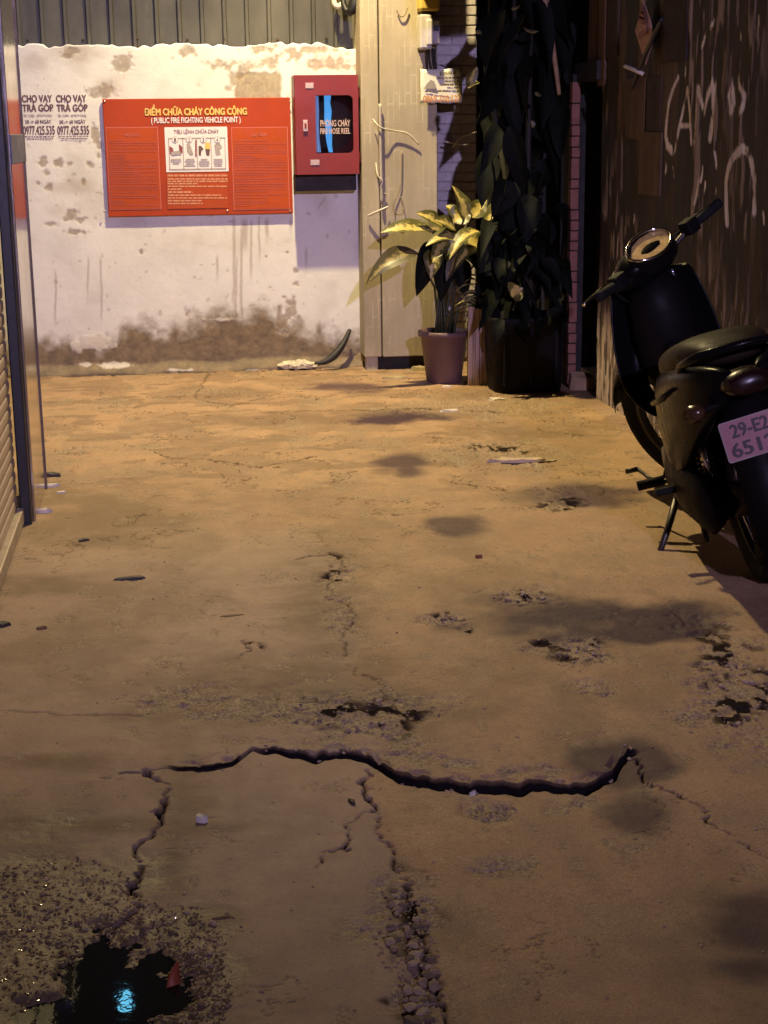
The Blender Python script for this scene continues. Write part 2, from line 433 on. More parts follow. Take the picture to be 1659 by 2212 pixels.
for k in range(46):
    q0 = cr[0]+(cr[-1]-cr[0])*0; xx = random.uniform(cr[2, 0], cr[-1, 0]); yy = float(np.interp(xx, xs, yc))+random.uniform(-.03, .035)
    put_stone(xx, yy, random.uniform(.003, .009), SM[random.choice((0, 1, 3, 4, 6))])
for cx, cy, rx, ry, n, s in zones:
    for k in range(n):
        a = random.uniform(0, 6.283); rr = math.sqrt(random.random())
        q = gr(cx+rx*rr*math.cos(a), cy+ry*rr*math.sin(a))
        put_stone(q[0], q[1], s*random.uniform(.5, 1.5))
# countless small grit
mb = MB(); import bmesh as _bm
base = SM[0]; bv = [v.co.copy() for v in base.vertices]; bf = [tuple(p.vertices) for p in base.polygons]
PZ = [(130, 1960, 190, 110), (330, 2060, 160, 110), (60, 2150, 170, 140), (400, 2150, 100, 90)]
for k in range(2300):
    if k > 1300:
        z = PZ[k % 4]; a = random.uniform(0, 6.283); rr = random.random()**.5
        q = gr(z[0]+z[2]*rr*math.cos(a), min(2300, z[1]+z[3]*rr*math.sin(a))); s = random.uniform(.0016, .0046)
    elif k % 8 < 7:
        z = zones[random.randrange(len(zones))]; a = random.uniform(0, 6.283); rr = random.random()**.4*1.35
        q = gr(z[0]+z[2]*rr*math.cos(a), min(2300, z[1]+z[3]*rr*math.sin(a))); s = random.uniform(.0018, .0045)
    else:
        q = gr(random.uniform(-60, 1700), 860+1400*random.random()**.8); s = random.uniform(.0015, .004)*(1+q[1]/8)
    if not -.6 < q[0] < 2.4: continue
    hi, z = ground_z(q[0], q[1]); rz = random.uniform(0, 6.3); cz, sz = math.cos(rz), math.sin(rz)
    mb.add([(q[0]+(v.x*cz-v.y*sz)*s, q[1]+(v.x*sz+v.y*cz)*s, z+v.z*s+s*.2) for v in bv], bf)
wetm = mat('wet_grit', (.20, .135, .08), .16, var=.3, scale=25, rvar=.08, coat=.6)
wb = MB()
for k in range(2600):
    z = PZ[k % 4]; a = random.uniform(0, 6.283); rr = random.random()**.5
    q = gr(z[0]+z[2]*rr*math.cos(a), min(2300, z[1]+z[3]*rr*math.sin(a))); s = random.uniform(.0012, .0042)
    if q[0] < -.6: continue
    hi, zz = ground_z(q[0], q[1])
    if zz < -.024: continue
    rz = random.uniform(0, 6.3); cz, sz = math.cos(rz), math.sin(rz); e = random.uniform(.6, 1.5)
    wb.add([(q[0]+(v.x*cz*e-v.y*sz)*s, q[1]+(v.x*sz*e+v.y*cz)*s, zz+v.z*s+s*.2) for v in bv], bf)
wet_grit = wb.build('wet_grit', wetm, recalc=False)
tag(wet_grit, 'wet glistening grit around the puddle', 'grit', kind='stuff')
grit = mb.build('grit', mat('grit_stone', (.36, .26, .17), .7, var=.3, scale=25), recalc=False)
tag(grit, 'fine grit scattered over the alley concrete', 'grit', kind='stuff')

# ================================================================== BACK WALL
wx = np.arange(-2.6, 1.30, .0065); wz = np.concatenate([np.arange(-.06, 2.12, .0062)])
WX, WZ = np.meshgrid(wx, wz)
wpx, wpy = to_px(np.stack([WX, np.full_like(WX, WALLY), WZ], -1))
topz = 2.028+(fbm(wx*7, wx*0, 1, 4)-.5)*.05+(vn(wx*26, wx*0+5, 2)-.5)*.022-.03*sst(1.0, 1.3, wx)
def wblob(lst, edge=.4, nz=.9, sc=12, s=0):
    m = np.zeros_like(WX); nn = (fbm(WX*sc, WZ*sc, s, 4)-.5)*2*nz
    for cx, cy, rx, ry in lst:
        m = np.maximum(m, sst(1+edge, 1-edge, np.hypot((wpx-cx)/rx, (wpy-cy)/ry)+nn))
    return m
chips = wblob([(95, 350, 9, 9), (125, 352, 10, 7), (100, 372, 7, 7), (102, 403, 9, 8), (158, 463, 11, 13), (108, 484, 16, 6), (205, 290, 7, 22), (212, 320, 6, 14), (222, 198, 22, 16), (268, 140, 16, 18), (195, 355, 7, 5), (180, 395, 5, 7), (150, 355, 6, 5),
               (80, 395, 5, 5), (530, 150, 14, 20), (478, 142, 26, 9), (500, 172, 8, 22), (580, 135, 14, 14), (640, 120, 22, 10), (710, 135, 40, 14), (748, 145, 34, 9), (560, 105, 30, 9), (680, 108, 40, 9), (410, 112, 18, 8), (150, 112, 14, 8), (625, 672, 18, 22), (607, 690, 12, 14),
               (620, 545, 5, 4), (640, 585, 5, 6), (640, 612, 6, 5), (575, 555, 4, 4), (305, 543, 3, 4), (405, 680, 5, 6), (615, 720, 5, 4), (165, 475, 18, 5), (170, 500, 14, 5)], .5, 1.6, 30, 1)
patch = sst(6, 0, np.maximum(np.abs(wpx-558)-44-5*vn(WX*30, WZ*30, 1), np.abs(wpy-190)-26-7*vn(WX*30, WZ*30, 2)))
pit = sst(.80, .86, fbm(WX*26, WZ*26, 3, 2))*.5
lim = 712+45*(fbm(WX*3.2, WX*0+2, 2, 4)-.5)*2-30*np.exp(-((wpx-520)/130.)**2)-8*np.exp(-((wpx-620)/60.)**2)+22*sst(330, 60, wpx)
damp_w = sst(-22, 40, wpy-lim+(fbm(WX*16, WZ*16, 4, 4)-.5)*70)
peel = wblob([(200, 738, 45, 16), (185, 787, 30, 4), (238, 789, 34, 5), (475, 690, 26, 4), (560, 800, 40, 4), (390, 797, 26, 3)], .3, 1.2, 24, 5)
strk = np.zeros_like(WX)
for cx, y0, y1, w in ((505, 470, 660, 2.2), (522, 490, 700, 2.2), (543, 480, 600, 2.0), (528, 478, 540, 5), (510, 560, 690, 1.6), (577, 475, 520, 3), (628, 478, 500, 2.4), (662, 540, 580, 1.8), (470, 555, 600, 2), (218, 560, 690, 1.6), (190, 560, 640, 1.5), (560, 470, 560, 1.6), (120, 590, 700, 1.6)):
    strk = np.maximum(strk, .8*sst(w*2.2, w*.4, np.abs(wpx-cx-5*(fbm(WX*0+cx, WZ*9, 1, 3)-.5)))*sst(y0-12, y0+8, wpy)*sst(y1+20, y1-30, wpy))
grime = sst(.58, .78, fbm(WX*3.4, WZ*3.4, 2, 5))*.45+.7*wblob([(150, 405, 40, 14), (120, 455, 22, 16), (75, 130, 30, 16), (160, 115, 60, 16), (230, 180, 30, 18)], .8, .8, 9, 3)
WYo = WALLY+(fbm(WX*2.2, WZ*2.2, 0, 3)-.5)*.008+(fbm(WX*24, WZ*24, 1, 3)-.5)*.0012+chips*.0026+pit*.0008+patch*.003-damp_w*(fbm(WX*30, WZ*30, 2, 3)-.4)*.005-peel*.002
# foot of the wall swells out into a rough haunch
WYo -= .05*sst(.07, .0, WZ+(fbm(WX*6, WZ*3, 3, 3)-.5)*.05)
Zt = np.minimum(WZ, topz[None, :])
over = WZ > topz[None, :]
WYo = np.where(over, WALLY+.012+np.minimum((WZ-topz[None, :])*1.6, .09), WYo)
Pw = np.stack([WX, WYo, Zt], -1).reshape(-1, 3)
wm = grid_mesh('back_wall', Pw, len(wx), len(wz), dict(chip=np.clip(np.maximum(chips, pit), 0, 1), patch=patch, darkened=damp_w, peel=peel, streak=strk, grime=np.clip(grime, 0, 1), edge=over*1.0))
t = NT('old_whitewash')
n1 = t.noise(3, 5); n2 = t.noise(30, 5, .7)
c = t.mix(t.ramp(n1, .35, .7), (.68, .68, .645), (.78, .78, .75))
c = t.mix(t.math('MULTIPLY', t.attr('grime'), .6), c, (.40, .34, .28))
c = t.mix(t.ramp(n2, .55, .8, 0, .25), c, (.5, .45, .4))
c = t.mix(t.math('MULTIPLY', t.attr('streak'), .62), c, (.26, .19, .16))
dc = t.mix(t.ramp(t.noise(14, 6, .7), .35, .7), (.10, .066, .030), (.23, .155, .075))
c = t.mix(t.math('MULTIPLY', t.attr('darkened'), .93), c, dc)
c = t.mix(t.math('MULTIPLY', t.attr('patch'), .85), c, t.mix(t.ramp(n2, .4, .65), (.26, .20, .12), (.38, .31, .2)))
c = t.mix(t.math('MULTIPLY', t.attr('chip'), .7), c, t.mix(t.ramp(n2, .4, .65), (.19, .13, .085), (.36, .28, .19)))
c = t.mix(t.math('MULTIPLY', t.attr('peel'), .8), c, (.62, .58, .52))
t.set(Base_Color=c, Roughness=.85)
t.bump(t.noise(70, 5, .7), .35, .004)
wall = tag(link_mesh('back_wall', wm, t.m), 'whitewashed plaster wall with flaking paint and brown dampness at the foot', 'wall')
mb = MB(); mb.box((-2.6, WALLY+.075, -.1), (1.30, WALLY+.16, 1.93)); mb.build('wall_core', mat('wall_core', (.3, .24, .18)), wall)

# ---- text helper: flat lettering fitted into a rectangle on a wall that faces -Y
def text_mesh(body, bold=.0):
    cu = bpy.data.curves.new('txt', 'FONT'); cu.body = body; cu.offset = bold; cu.resolution_u = 3; cu.extrude = 0
    o = bpy.data.objects.new('txt', cu); C.objects.link(o)
    dg = bpy.context.evaluated_depsgraph_get(); dg.update()
    me = bpy.data.meshes.new_from_object(o.evaluated_get(dg))
    bpy.data.objects.remove(o); bpy.data.curves.remove(cu)
    me.materials.clear()
    return me
def fat(co, me, bold):
    """thicken lettering: the same outline again, shifted by a hair and lifted 0.25 mm"""
    n = len(co); f = [tuple(p.vertices) for p in me.polygons]; V = []; F = []
    for k, (du, dv) in enumerate(((0, 0), (-bold, 0), (bold, 0), (0, bold*.7), (0, -bold*.7))):
        V.append(co+np.array([du, dv, k*.00025])); F += [tuple(i+k*n for i in q) for q in f]
    return np.concatenate(V), F
def letters(name, body, x0, x1, z0, z1, Y, m, parent, bold=.02, off=None):
    src = text_mesh(body, .0)
    co = np.empty(len(src.vertices)*3); src.vertices.foreach_get('co', co); co = co.reshape(-1, 3)
    co, F = fat(co, src, bold); bpy.data.meshes.remove(src)
    a, b = co.min(0), co.max(0)
    n = np.empty_like(co)
    n[:, 0] = x0+(co[:, 0]-a[0])/(b[0]-a[0])*(x1-x0)
    n[:, 2] = z0+(co[:, 1]-a[1])/(b[1]-a[1])*(z1-z0)
    n[:, 1] = Y-co[:, 2]
    if parent is wall:      # sprayed straight on the plaster: follow its surface
        ii = np.clip(((n[:, 0]-wx[0])/.0065).round().astype(int), 0, len(wx)-1); jj = np.clip(((n[:, 2]-wz[0])/.0062).round().astype(int), 0, len(wz)-1)
        n[:, 1] = WYo[jj, ii]-.0016-co[:, 2]*.5
    if parent is not None: n = n-np.array(parent.location)
    me = bpy.data.meshes.new(name); me.from_pydata(n.tolist(), [], F); me.update()
    return link_mesh(name, me, m, parent)
def pxbox(x0, y0, x1, y1, Y):
    a = onY(x0, y0, Y); b = onY(x1, y1, Y); return a[0], b[0], b[2], a[2]   # x0,x1,zlow,zhigh

ink = mat('stencil_ink', (.09, .035, .045), .8, var=.5, scale=60, col2=(.19, .11, .12))
ink2 = mat('stencil_ink_faint', (.30, .20, .21), .8, var=.3, scale=60)
YT = WALLY-.0035
for cx in (46, 120):
    d = cx-120
    def B(x0, y0, x1, y1): return pxbox(x0+d, y0, x1+d, y1, YT)
    for body, bx, bo, mm in (('CHO VAY', (120, 205, 187, 221), .05, ink), ('TR\u1ea2 G\u00d3P', (121, 220, 190, 241), .05, ink), ('T\u0110 12.000 - 50TR/TH\u00c1NG', (124, 246, 186, 252), .006, ink2), ('50 -> 60 NG\u00c0Y', (128, 257, 185, 267), .03, ink), ('0977.425.535', (123, 272, 193, 291), .035, ink)):
        a = B(*bx)
        letters('lettering', body, a[0], a[1], a[2], a[3], YT, mm, wall, bo)
    mb = MB()
    for yy, xa, xb in ((294, 126, 191), (299, 132, 188)):
        xk = xa
        while xk < xb:
            w = random.uniform(3, 9); a = B(xk, yy, min(xb, xk+w), yy+2.2); mb.add([(a[0], YT, a[2]), (a[1], YT, a[2]), (a[1], YT, a[3]), (a[0], YT, a[3])], [(0, 1, 2, 3)]); xk += w+1.5
    mb.build('lettering', ink2, wall, recalc=False)

# ---- corrugated sheet above the wall
sheet = empty('corrugated_sheet', (0, WALLY+.13, 1.9), 'grey corrugated metal sheet standing above the whitewashed wall', 'metal sheet')
t = NT('galvanised_sheet')
n1 = t.noise(2.2, 6, .65, (1, 1, .35)); n2 = t.noise(40, 4, .7, (1, 1, .3))
c = t.mix(t.ramp(n1, .3, .7), (.032, .032, .030), (.125, .118, .090))
c = t.mix(t.ramp(n2, .55, .75, 0, .45), c, (.10, .09, .07))
t.set(Base_Color=c, Metallic=.15, Roughness=.6); t.bump(n2, .15, .003)
x = -2.9; prof = []
while x < 1.40:
    prof += [(x, 0), (x+.108, 0), (x+.116, -.022), (x+.132, -.022)]; x += .140
    prof += [(x, 0)]
k0 = len(prof)
mb = MB()
zs_ = [0, .3, .8, 1.4, 2.0]
for z in zs_: mb.v += [(p, q+random.uniform(-.001, .001)+.01*math.sin(z*3+p*2), z) for p, q in prof]
for i in range(len(zs_)-1):
    for k in range(k0-1): mb.f.append((i*k0+k, i*k0+k+1, (i+1)*k0+k+1, (i+1)*k0+k))
mb.build('sheet', t.m, sheet, recalc=False, solid=.002)
sm = mat('rusty_screw', (.10, .06, .04), .7, .5)
for sx in (60, 180, 297, 340, 405, 485, 600, 705, 760):
    q = onY(sx, 84+random.uniform(-3, 3), WALLY+.12); mb = MB(); mb.lathe([(.009, 0), (.009, -.008), (.004, -.012)], 8, (q[0], -.004, q[2]-1.9), 'y'); mb.build('screw', sm, sheet)

# ================================================================== RED NOTICE BOARD
YB = WALLY-.026
bx0, bx1, bz0, bz1 = pxbox(221, 214, 633, 461, YB)
board = empty('notice_board', ((bx0+bx1)/2, YB, bz0), 'red fire fighting point board with yellow heading on the white wall', 'sign')
red = mat('sign_red', (.44, .056, .006), .5, spec=.2, var=.16, scale=2.2, bump=.03, rvar=.05)
redl = mat('sign_red_light', (.62, .155, .075), .45, var=.12, scale=12, bump=0)
redp = mat('sign_red_panel', (.48, .074, .009), .5, spec=.2, var=.16, scale=2.5, bump=0)
yel = mat('sign_yellow', (.85, .56, .10), .45, var=.1, bump=0)
wht = mat('sign_white', (.82, .78, .76), .5, var=.05, bump=.02)
org = mat('sign_orange_text', (.72, .30, .13), .5, var=.2, scale=60, bump=0)
blk = mat('poster_ink', (.17, .10, .09), .6, var=.4, scale=60, bump=0)
gry = mat('poster_grey', (.48, .42, .40), .6, var=.25, scale=60, bump=0)
def rel(v): return (v[0]-board.location[0], v[1]-board.location[1], v[2]-board.location[2])
mb = MB(); mb.box((bx0-board.location[0], 0, 0), (bx1-board.location[0], .018, bz1-bz0)); mb.build('panel', red, board, bevel=.003)
mb = MB()
for fx in (bx0+.1, bx1-.1): mb.box((fx-.015-board.location[0], .017, .02), (fx+.015-board.location[0], .034, bz1-bz0-.02))
mb.build('batten', mat('batten_steel', (.2, .18, .17), .5, .6), board)
def prect(mb, x0, y0, x1, y1, dy):
    a = pxbox(x0, y0, x1, y1, YB); l = board.location
    mb.add([(a[0]-l[0], -dy, a[2]-l[2]), (a[1]-l[0], -dy, a[2]-l[2]), (a[1]-l[0], -dy, a[3]-l[2]), (a[0]-l[0], -dy, a[3]-l[2])], [(0, 1, 2, 3)])
    return mb
def bletters(body, x0, y0, x1, y1, m, bold=.02, dy=.003):
    a = pxbox(x0, y0, x1, y1, YB); return letters('lettering', body, a[0], a[1], a[2], a[3], YB-dy, m, board, bold)
bletters('\u0110I\u1ec2M CH\u1eeeA CH\u00c1Y C\u00d4NG C\u1ed8NG', 311, 226, 534, 252, yel, .055)
bletters('( PUBLIC FIRE FIGHTING VEHICLE POINT )', 326, 254, 520, 268, wht, .03)
for x0, x1, hd in ((228, 349, 'N\u1ed8I QUY'), (499, 626, 'QUY \u0110\u1ecaNH')):
    prect(MB(), x0, 275, x1, 452, .0022).build('border', redl, board, recalc=False)
    prect(MB(), x0+1.6, 276.6, x1-1.6, 450.4, .0034).build('text_panel', redp, board, recalc=False)
    cx = (x0+x1)/2-4
    bletters(hd, cx-16, 287, cx+17, 296, redl, .02, .0046)
    mb = MB(); yy = 303
    while yy < 446:
        xk = x0+8; xe = x1-8-random.choice((0, 0, 0, 40, 70))
        while xk < xe:
            w = random.uniform(4, 14); prect(mb, xk, yy, min(xe, xk+w), yy+1.5, .0046); xk += w+2
        yy += 4.6+random.choice((0, 0, 2.5))
    mb.build('small_print', mat('sign_red_print', (.49, .088, .032), .5, bump=0), board, recalc=False)
prect(MB(), 355, 275, 494, 370, .0034).build('poster', wht, board, recalc=False)
bletters('TI\u00caU L\u1ec6NH CH\u1eeeA CH\u00c1Y', 375, 278, 473, 290, mat('poster_red', (.36, .15, .13), .5, bump=0), .02, .0046)
mb = MB()
for xx in (365, 395.5, 425.5, 456, 486): prect(mb, xx, 298, xx+.9, 366, .0046)
prect(mb, 365, 365, 487, 366, .0046); prect(mb, 365, 298, 487, 299, .0046)
mb.build('poster_frame', gry, board, recalc=False)
l = board.location
def disc(cx, cy, rx, ry, dy, m, name, n=14, a0=0):
    mb = MB(); pts = []
    for k in range(n):
        q = onY(cx+rx*math.cos(6.283*k/n+a0), cy+ry*math.sin(6.283*k/n+a0), YB); pts.append((q[0]-l[0], -dy, q[2]-l[2]))
    mb.add(pts, [tuple(range(n))]); return mb.build(name, m, board, recalc=False)
def ppoly(pts, dy, m, name):
    mb = MB(); v = []
    for a, b in pts:
        q = onY(a, b, YB); v.append((q[0]-l[0], -dy, q[2]-l[2]))
    mb.add(v, [tuple(range(len(v)))]); return mb.build(name, m, board, recalc=False)
for i, cx in enumerate((380, 410.5, 441, 471)):
    disc(cx-2, 302, 7.2, 7.2, .0050, gry, 'number_disc'); disc(cx-2, 302, 6, 6, .0056, wht, 'number_disc')
    bletters(str(i+1), cx-4, 298, cx, 306, blk, .0, .0062)
pr = mat('poster_darkred', (.30, .07, .06), .5, bump=0)
ppoly([(366, 315), (373, 320), (388, 312), (394, 318), (394, 331), (380, 336), (367, 333)], .0050, pr, 'picture')
ppoly([(373, 316), (386, 313), (387, 326), (375, 328)], .0056, wht, 'picture'); ppoly([(370, 328), (388, 325), (392, 334), (370, 336)], .0062, gry, 'picture')
ppoly([(403, 312), (408, 308), (413, 318), (418, 334), (411, 336), (404, 326)], .0050, gry, 'picture')
ppoly([(421.5, 303), (424.5, 303), (424.5, 338), (421.5, 338)], .0050, pr, 'picture')
ppoly([(429, 315), (434, 315), (440, 322), (435, 326), (434, 336), (429, 336)], .0050, blk, 'picture')
ppoly([(443, 308), (454, 308), (454, 322), (443, 322)], .0050, yel, 'picture'); ppoly([(443, 322), (454, 322), (452, 336), (446, 336)], .0050, blk, 'picture')
ppoly([(463, 312), (474, 308), (480, 318), (474, 324), (477, 334), (466, 335)], .0050, gry, 'picture')
for i, cx in enumerate((380, 410.5, 441, 471)):
    for k in range(4 if i else 3):
        w = random.uniform(7, 12); prect(MB(), cx-w, 343+k*4.6, cx+w, 345.6+k*4.6, .0050).build('caption_line', gry, board, recalc=False)
prect(MB(), 359, 374, 493, 449, .0030).build('text_panel', redp, board, recalc=False)
mb = MB()
rows = [(377, 492, 4.2), (385, 492, 3.2), (390, 492, 3.2), (395, 428, 3.2), (401, 492, 3), (407, 392, 3.2), (413, 416, 4), (420, 478, 3), (426, 492, 3), (432, 436, 3), (438, 440, 3)]
for yy, xe, hh in rows:
    xk = 362
    while xk < xe:
        w = random.uniform(4, 16); prect(mb, xk, yy, min(xe, xk+w), yy+hh, .0042); xk += w+1.6
mb.build('small_print', org, board, recalc=False)
scr = mat('screw_steel', (.5, .45, .4), .35, .9)
for sx, sy in ((491, 455), (226, 219), (627, 219), (226, 456), (627, 456)):
    q = rel(onY(sx, sy, YB)); mb = MB(); mb.lathe([(.006, 0), (.006, -.004), (.003, -.006)], 8, (q[0], -.001, q[2]), 'y'); mb.build('screw', scr, board)

# ================================================================== FIRE HOSE CABINET
YC = WALLY-.205
cx0, cx1, cz0, cz1 = pxbox(635, 162, 777, 376, YC)
cab = empty('fire_hose_cabinet', ((cx0+cx1)/2, WALLY, cz0), 'red metal fire hose cabinet with rounded window beside the notice board', 'cabinet')
hw = (cx1-cx0)/2; hh = cz1-cz0; DC = .205
cr_ = mat('cabinet_red', (.23, .024, .006), .4, spec=.3, var=.15, scale=4, bump=.03, rvar=.06)
def cb(x, z): q = onY(x, z, YC); return q[0]-cab.location[0], q[2]-cz0
mb = MB(); th = .012
mb.box((-hw, -.012, 0), (hw, .03, hh)); mb.box((-hw, -DC+.015, 0), (-hw+th, -.010, hh)); mb.box((hw-th, -DC+.015, 0), (hw, -.010, hh))
mb.box((-hw+th, -DC+.015, 0), (hw-th, -.010, th)); mb.box((-hw+th, -DC+.015, hh-th), (hw-th, -.010, hh))
mb.build('case', cr_, cab, bevel=.002)
# door leaf with window opening
w0, wz1 = cb(681, 206); w1, wz0 = cb(764, 330)
def rrect(x0, z0, x1, z1, rad, n=6, left=True):
    pts = []
    for (cx, cz, a) in ((x1-rad, z0+rad, -90), (x1-rad, z1-rad, 0), (x0+(rad if left else .004), z1-(rad if left else .004), 90), (x0+(rad if left else .004), z0+(rad if left else .004), 180)):
        r_ = rad if (left or cx > (x0+x1)/2) else .004
        for k in range(n+1):
            q = R(a+90*k/n); pts.append((cx+r_*math.cos(q), cz+r_*math.sin(q)))
    return pts
inner = rrect(w0, wz0, w1, wz1, .030, left=False)
def outer_pt(p):
    cx, cz = (w0+w1)/2, (wz0+wz1)/2; dx, dz = p[0]-cx, p[1]-cz
    k = min(((hw-.002-cx if dx > 0 else hw-.002+cx)/abs(dx)) if abs(dx) > 1e-6 else 9e9, ((hh-.002-cz if dz > 0 else cz-.002)/abs(dz)) if abs(dz) > 1e-6 else 9e9)
    return (cx+dx*k, cz+dz*k)
outer = [outer_pt(p) for p in inner]
# snap the nearest ones to the corners
for c_ in ((-hw+.002, .002), (hw-.002, .002), (hw-.002, hh-.002), (-hw+.002, hh-.002)):
    i = min(range(len(outer)), key=lambda k: (outer[k][0]-c_[0])**2+(outer[k][1]-c_[1])**2); outer[i] = c_
n = len(inner); f0 = -DC; f1 = -DC+.014
mb = MB(); mb.add([(a, f0, b) for a, b in outer]+[(a, f0, b) for a, b in inner]+[(a, f1, b) for a, b in outer]+[(a, f1, b) for a, b in inner],
       [(k, (k+1) % n, n+(k+1) % n, n+k) for k in range(n)]+[(n+k, n+(k+1) % n, 3*n+(k+1) % n, 3*n+k) for k in range(n)]+[(2*n+k, 3*n+k, 3*n+(k+1) % n, 2*n+(k+1) % n) for k in range(n)]+[(k, 2*n+k, 2*n+(k+1) % n, (k+1) % n) for k in range(n)])
door = mb.build('door', cr_, cab)
t = NT('smoked_acrylic'); t.set(Base_Color=(.75, .72, .75), Roughness=.04, Transmission_Weight=1.0, IOR=1.2, Alpha=1.0)
mb = MB(); mb.prism([(cxx*1.0, z) for cxx, z in rrect(w0-.006, wz0-.006, w1+.006, wz1+.006, .03)], f1+.001, f1+.004); mb.build('window_pane', t.m, door)
tz = mat('cabinet_letter', (.70, .50, .42), .5, bump=0)
def cabtext(b_, x0, y0, x1, y1):
    a = pxbox(x0, y0, x1, y1, YC); return letters('lettering', b_, a[0], a[1], a[2], a[3], WALLY+f1-.0015, tz, cab, .03)
cabtext('PH\u00d2NG CH\u00c1Y', 692, 256, 757, 273); cabtext('FIRE HOSE REEL', 692, 277, 757, 289)
lit = emit('blue_glow_streak', (.07, .36, .80), 1.05)  # blue streak in the window made as added glow, no known lamp there
lit2 = emit('blue_glow_streak_dim', (.12, .22, .48), .9)
def strip(pts, wds, m):
    mb = MB(); rings = []
    for (xx, yy), wd in zip(pts, wds):
        q = cb(xx, yy); w_ = wd*.0029/2
        rings.append([(q[0]-w_, f1+.022, q[1]), (q[0]-w_*.5, f1+.014, q[1]), (q[0]+w_*.5, f1+.014, q[1]), (q[0]+w_, f1+.022, q[1]), (q[0], f1+.03, q[1])])
    mb.loft(rings); return mb.build('added_blue_glow', m, cab)
strip([(709, 206), (708, 222), (710, 240), (709, 258), (711, 276), (712, 296), (713, 312), (716, 329)], [15, 13, 16, 15, 14, 14, 11, 9], lit)
strip([(685, 207), (686, 240), (686, 270), (687, 300), (690, 329)], [8, 9, 8, 9, 10], lit2)
tape = mat('pale_tape', (.62, .46, .50), .5, bump=.02)
for (x0, y0, x1, y1) in ((660, 179, 677, 191), (671, 345, 690, 357)):
    a = cb(x0, y1); b = cb(x1, y0); mb = MB(); mb.box((a[0], f0-.004, a[1]), (b[0], f0+.002, b[1])); mb.build('tape', tape, door, bevel=.001)
a = cb(655, 284); b = cb(664, 259); mb = MB(); mb.box((a[0], f0-.012, a[1]), (b[0], f0+.001, b[1])); hnd = mb.build('handle', tape, door, bevel=.003)
mb = MB(); mb.box((a[0]+.007, f0-.016, a[1]+.02), (b[0]-.007, f0-.011, b[1]-.02)); mb.build('latch', cr_, hnd, bevel=.001)
hgm = mat('cabinet_hinge', (.2, .03, .03), .4, .4)
for yy in (200, 340):
    q = cb(776, yy); mb = MB(); mb.lathe([(.007, -.03), (.007, .03)], 8, (hw+.002, f0+.004, q[1])); mb.build('hinge', hgm, cab)
# hose reel inside
mb = MB(); mb.lathe([(.06, -.06), (.15, -.06), (.15, -.13), (.06, -.13)], 24, (.03, 0, hh/2), 'y'); mb.build('hose_reel', mat('reel_dark', (.05, .012, .012), .6), cab)
# dark box added for the deep shadow band below the cabinet
a = pxbox(637, 380, 770, 411, WALLY-.12); mb = MB(); mb.box((a[0]-cab.location[0], -.12, a[2]-cz0), (a[1]-cab.location[0], .02, -.0015)); mb.build('shadow_box', mat('shadow_box_dark', (.025, .018, .018), .7), cab, bevel=.002)

# ================================================================== TALL PILLAR with the lamp
PY = WALLY-.24
qx0, qx1 = onY(783, 400, PY)[0], onY(945, 400, PY)[0]
pill = empty('concrete_pillar', ((qx0+qx1)/2, PY, 0), 'yellowish grey concrete pillar with stencilled streaks beside the red cabinet', 'pillar')
t = NT('pillar_render')
n1 = t.noise(2.5, 6, .65, (1, 1, .4)); 
br = t.n.new('ShaderNodeTexBrick'); br.inputs['Scale'].default_value = 1.0; br.offset = .37
sx_ = t.n.new('ShaderNodeSeparateXYZ'); cx_ = t.n.new('ShaderNodeCombineXYZ'); t.L(t.co.outputs['Object'], sx_.inputs[0])
t.L(t.math('MULTIPLY', sx_.outputs[2], 11.0), cx_.inputs[0]); t.L(t.math('MULTIPLY', sx_.outputs[0], 15.0), cx_.inputs[1]); t.L(cx_.outputs[0], br.inputs['Vector'])
br.inputs['Mortar Size'].default_value = .05; br.inputs['Brick Width'].default_value = 1.9; br.inputs['Row Height'].default_value = .55
c = t.mix(t.ramp(n1, .3, .7), (.27, .23, .16), (.46, .40, .29))
patchy = t.math('MULTIPLY', t.ramp(t.noise(5, 4), .48, .60), .38)
c = t.mix(t.math('MULTIPLY', br.outputs['Fac'], patchy), c, (.62, .56, .40))
c = t.mix(t.ramp(t.noise(16, 5, .7, (1, 1, .12)), .55, .8, 0, .5), c, (.24, .18, .11))
t.set(Base_Color=c, Roughness=.8); t.bump(t.noise(50, 5, .7, (1, 1, .3)), .3, .004)
pw = (qx1-qx0)/2; gv = onY(822, 400, PY)[0]-pill.location[0]
mb = MB(); mb.box((-pw, .012, .085), (gv-.004, .42, 5.6)); mb.build('edge_board', t.m, pill, bevel=.006)
mb = MB(); mb.box((gv+.004, 0, .085), (pw, .42, 5.6)); mb.build('shaft', t.m, pill, bevel=.006)
mb = MB(); mb.box((gv-.01, .03, .09), (gv+.01, .40, 5.55)); mb.build('joint', mat('joint_dark', (.08, .06, .04), .9), pill)
mb = MB(); mb.box((-pw+.09, .05, -.02), (pw+.05, .40, .0835)); mb.build('void_block', mat('void_dark', (.022, .018, .018), .9), pill, bevel=.01)  # dark block put in for the shadowed void under the pillar
for sx, w in ((-pw+.05, .08),):
    mb = MB(); mb.box((sx-w/2, .03, -.03), (sx+w/2, .10, .087)); mb.build('foot_block', t.m, pill, bevel=.012)

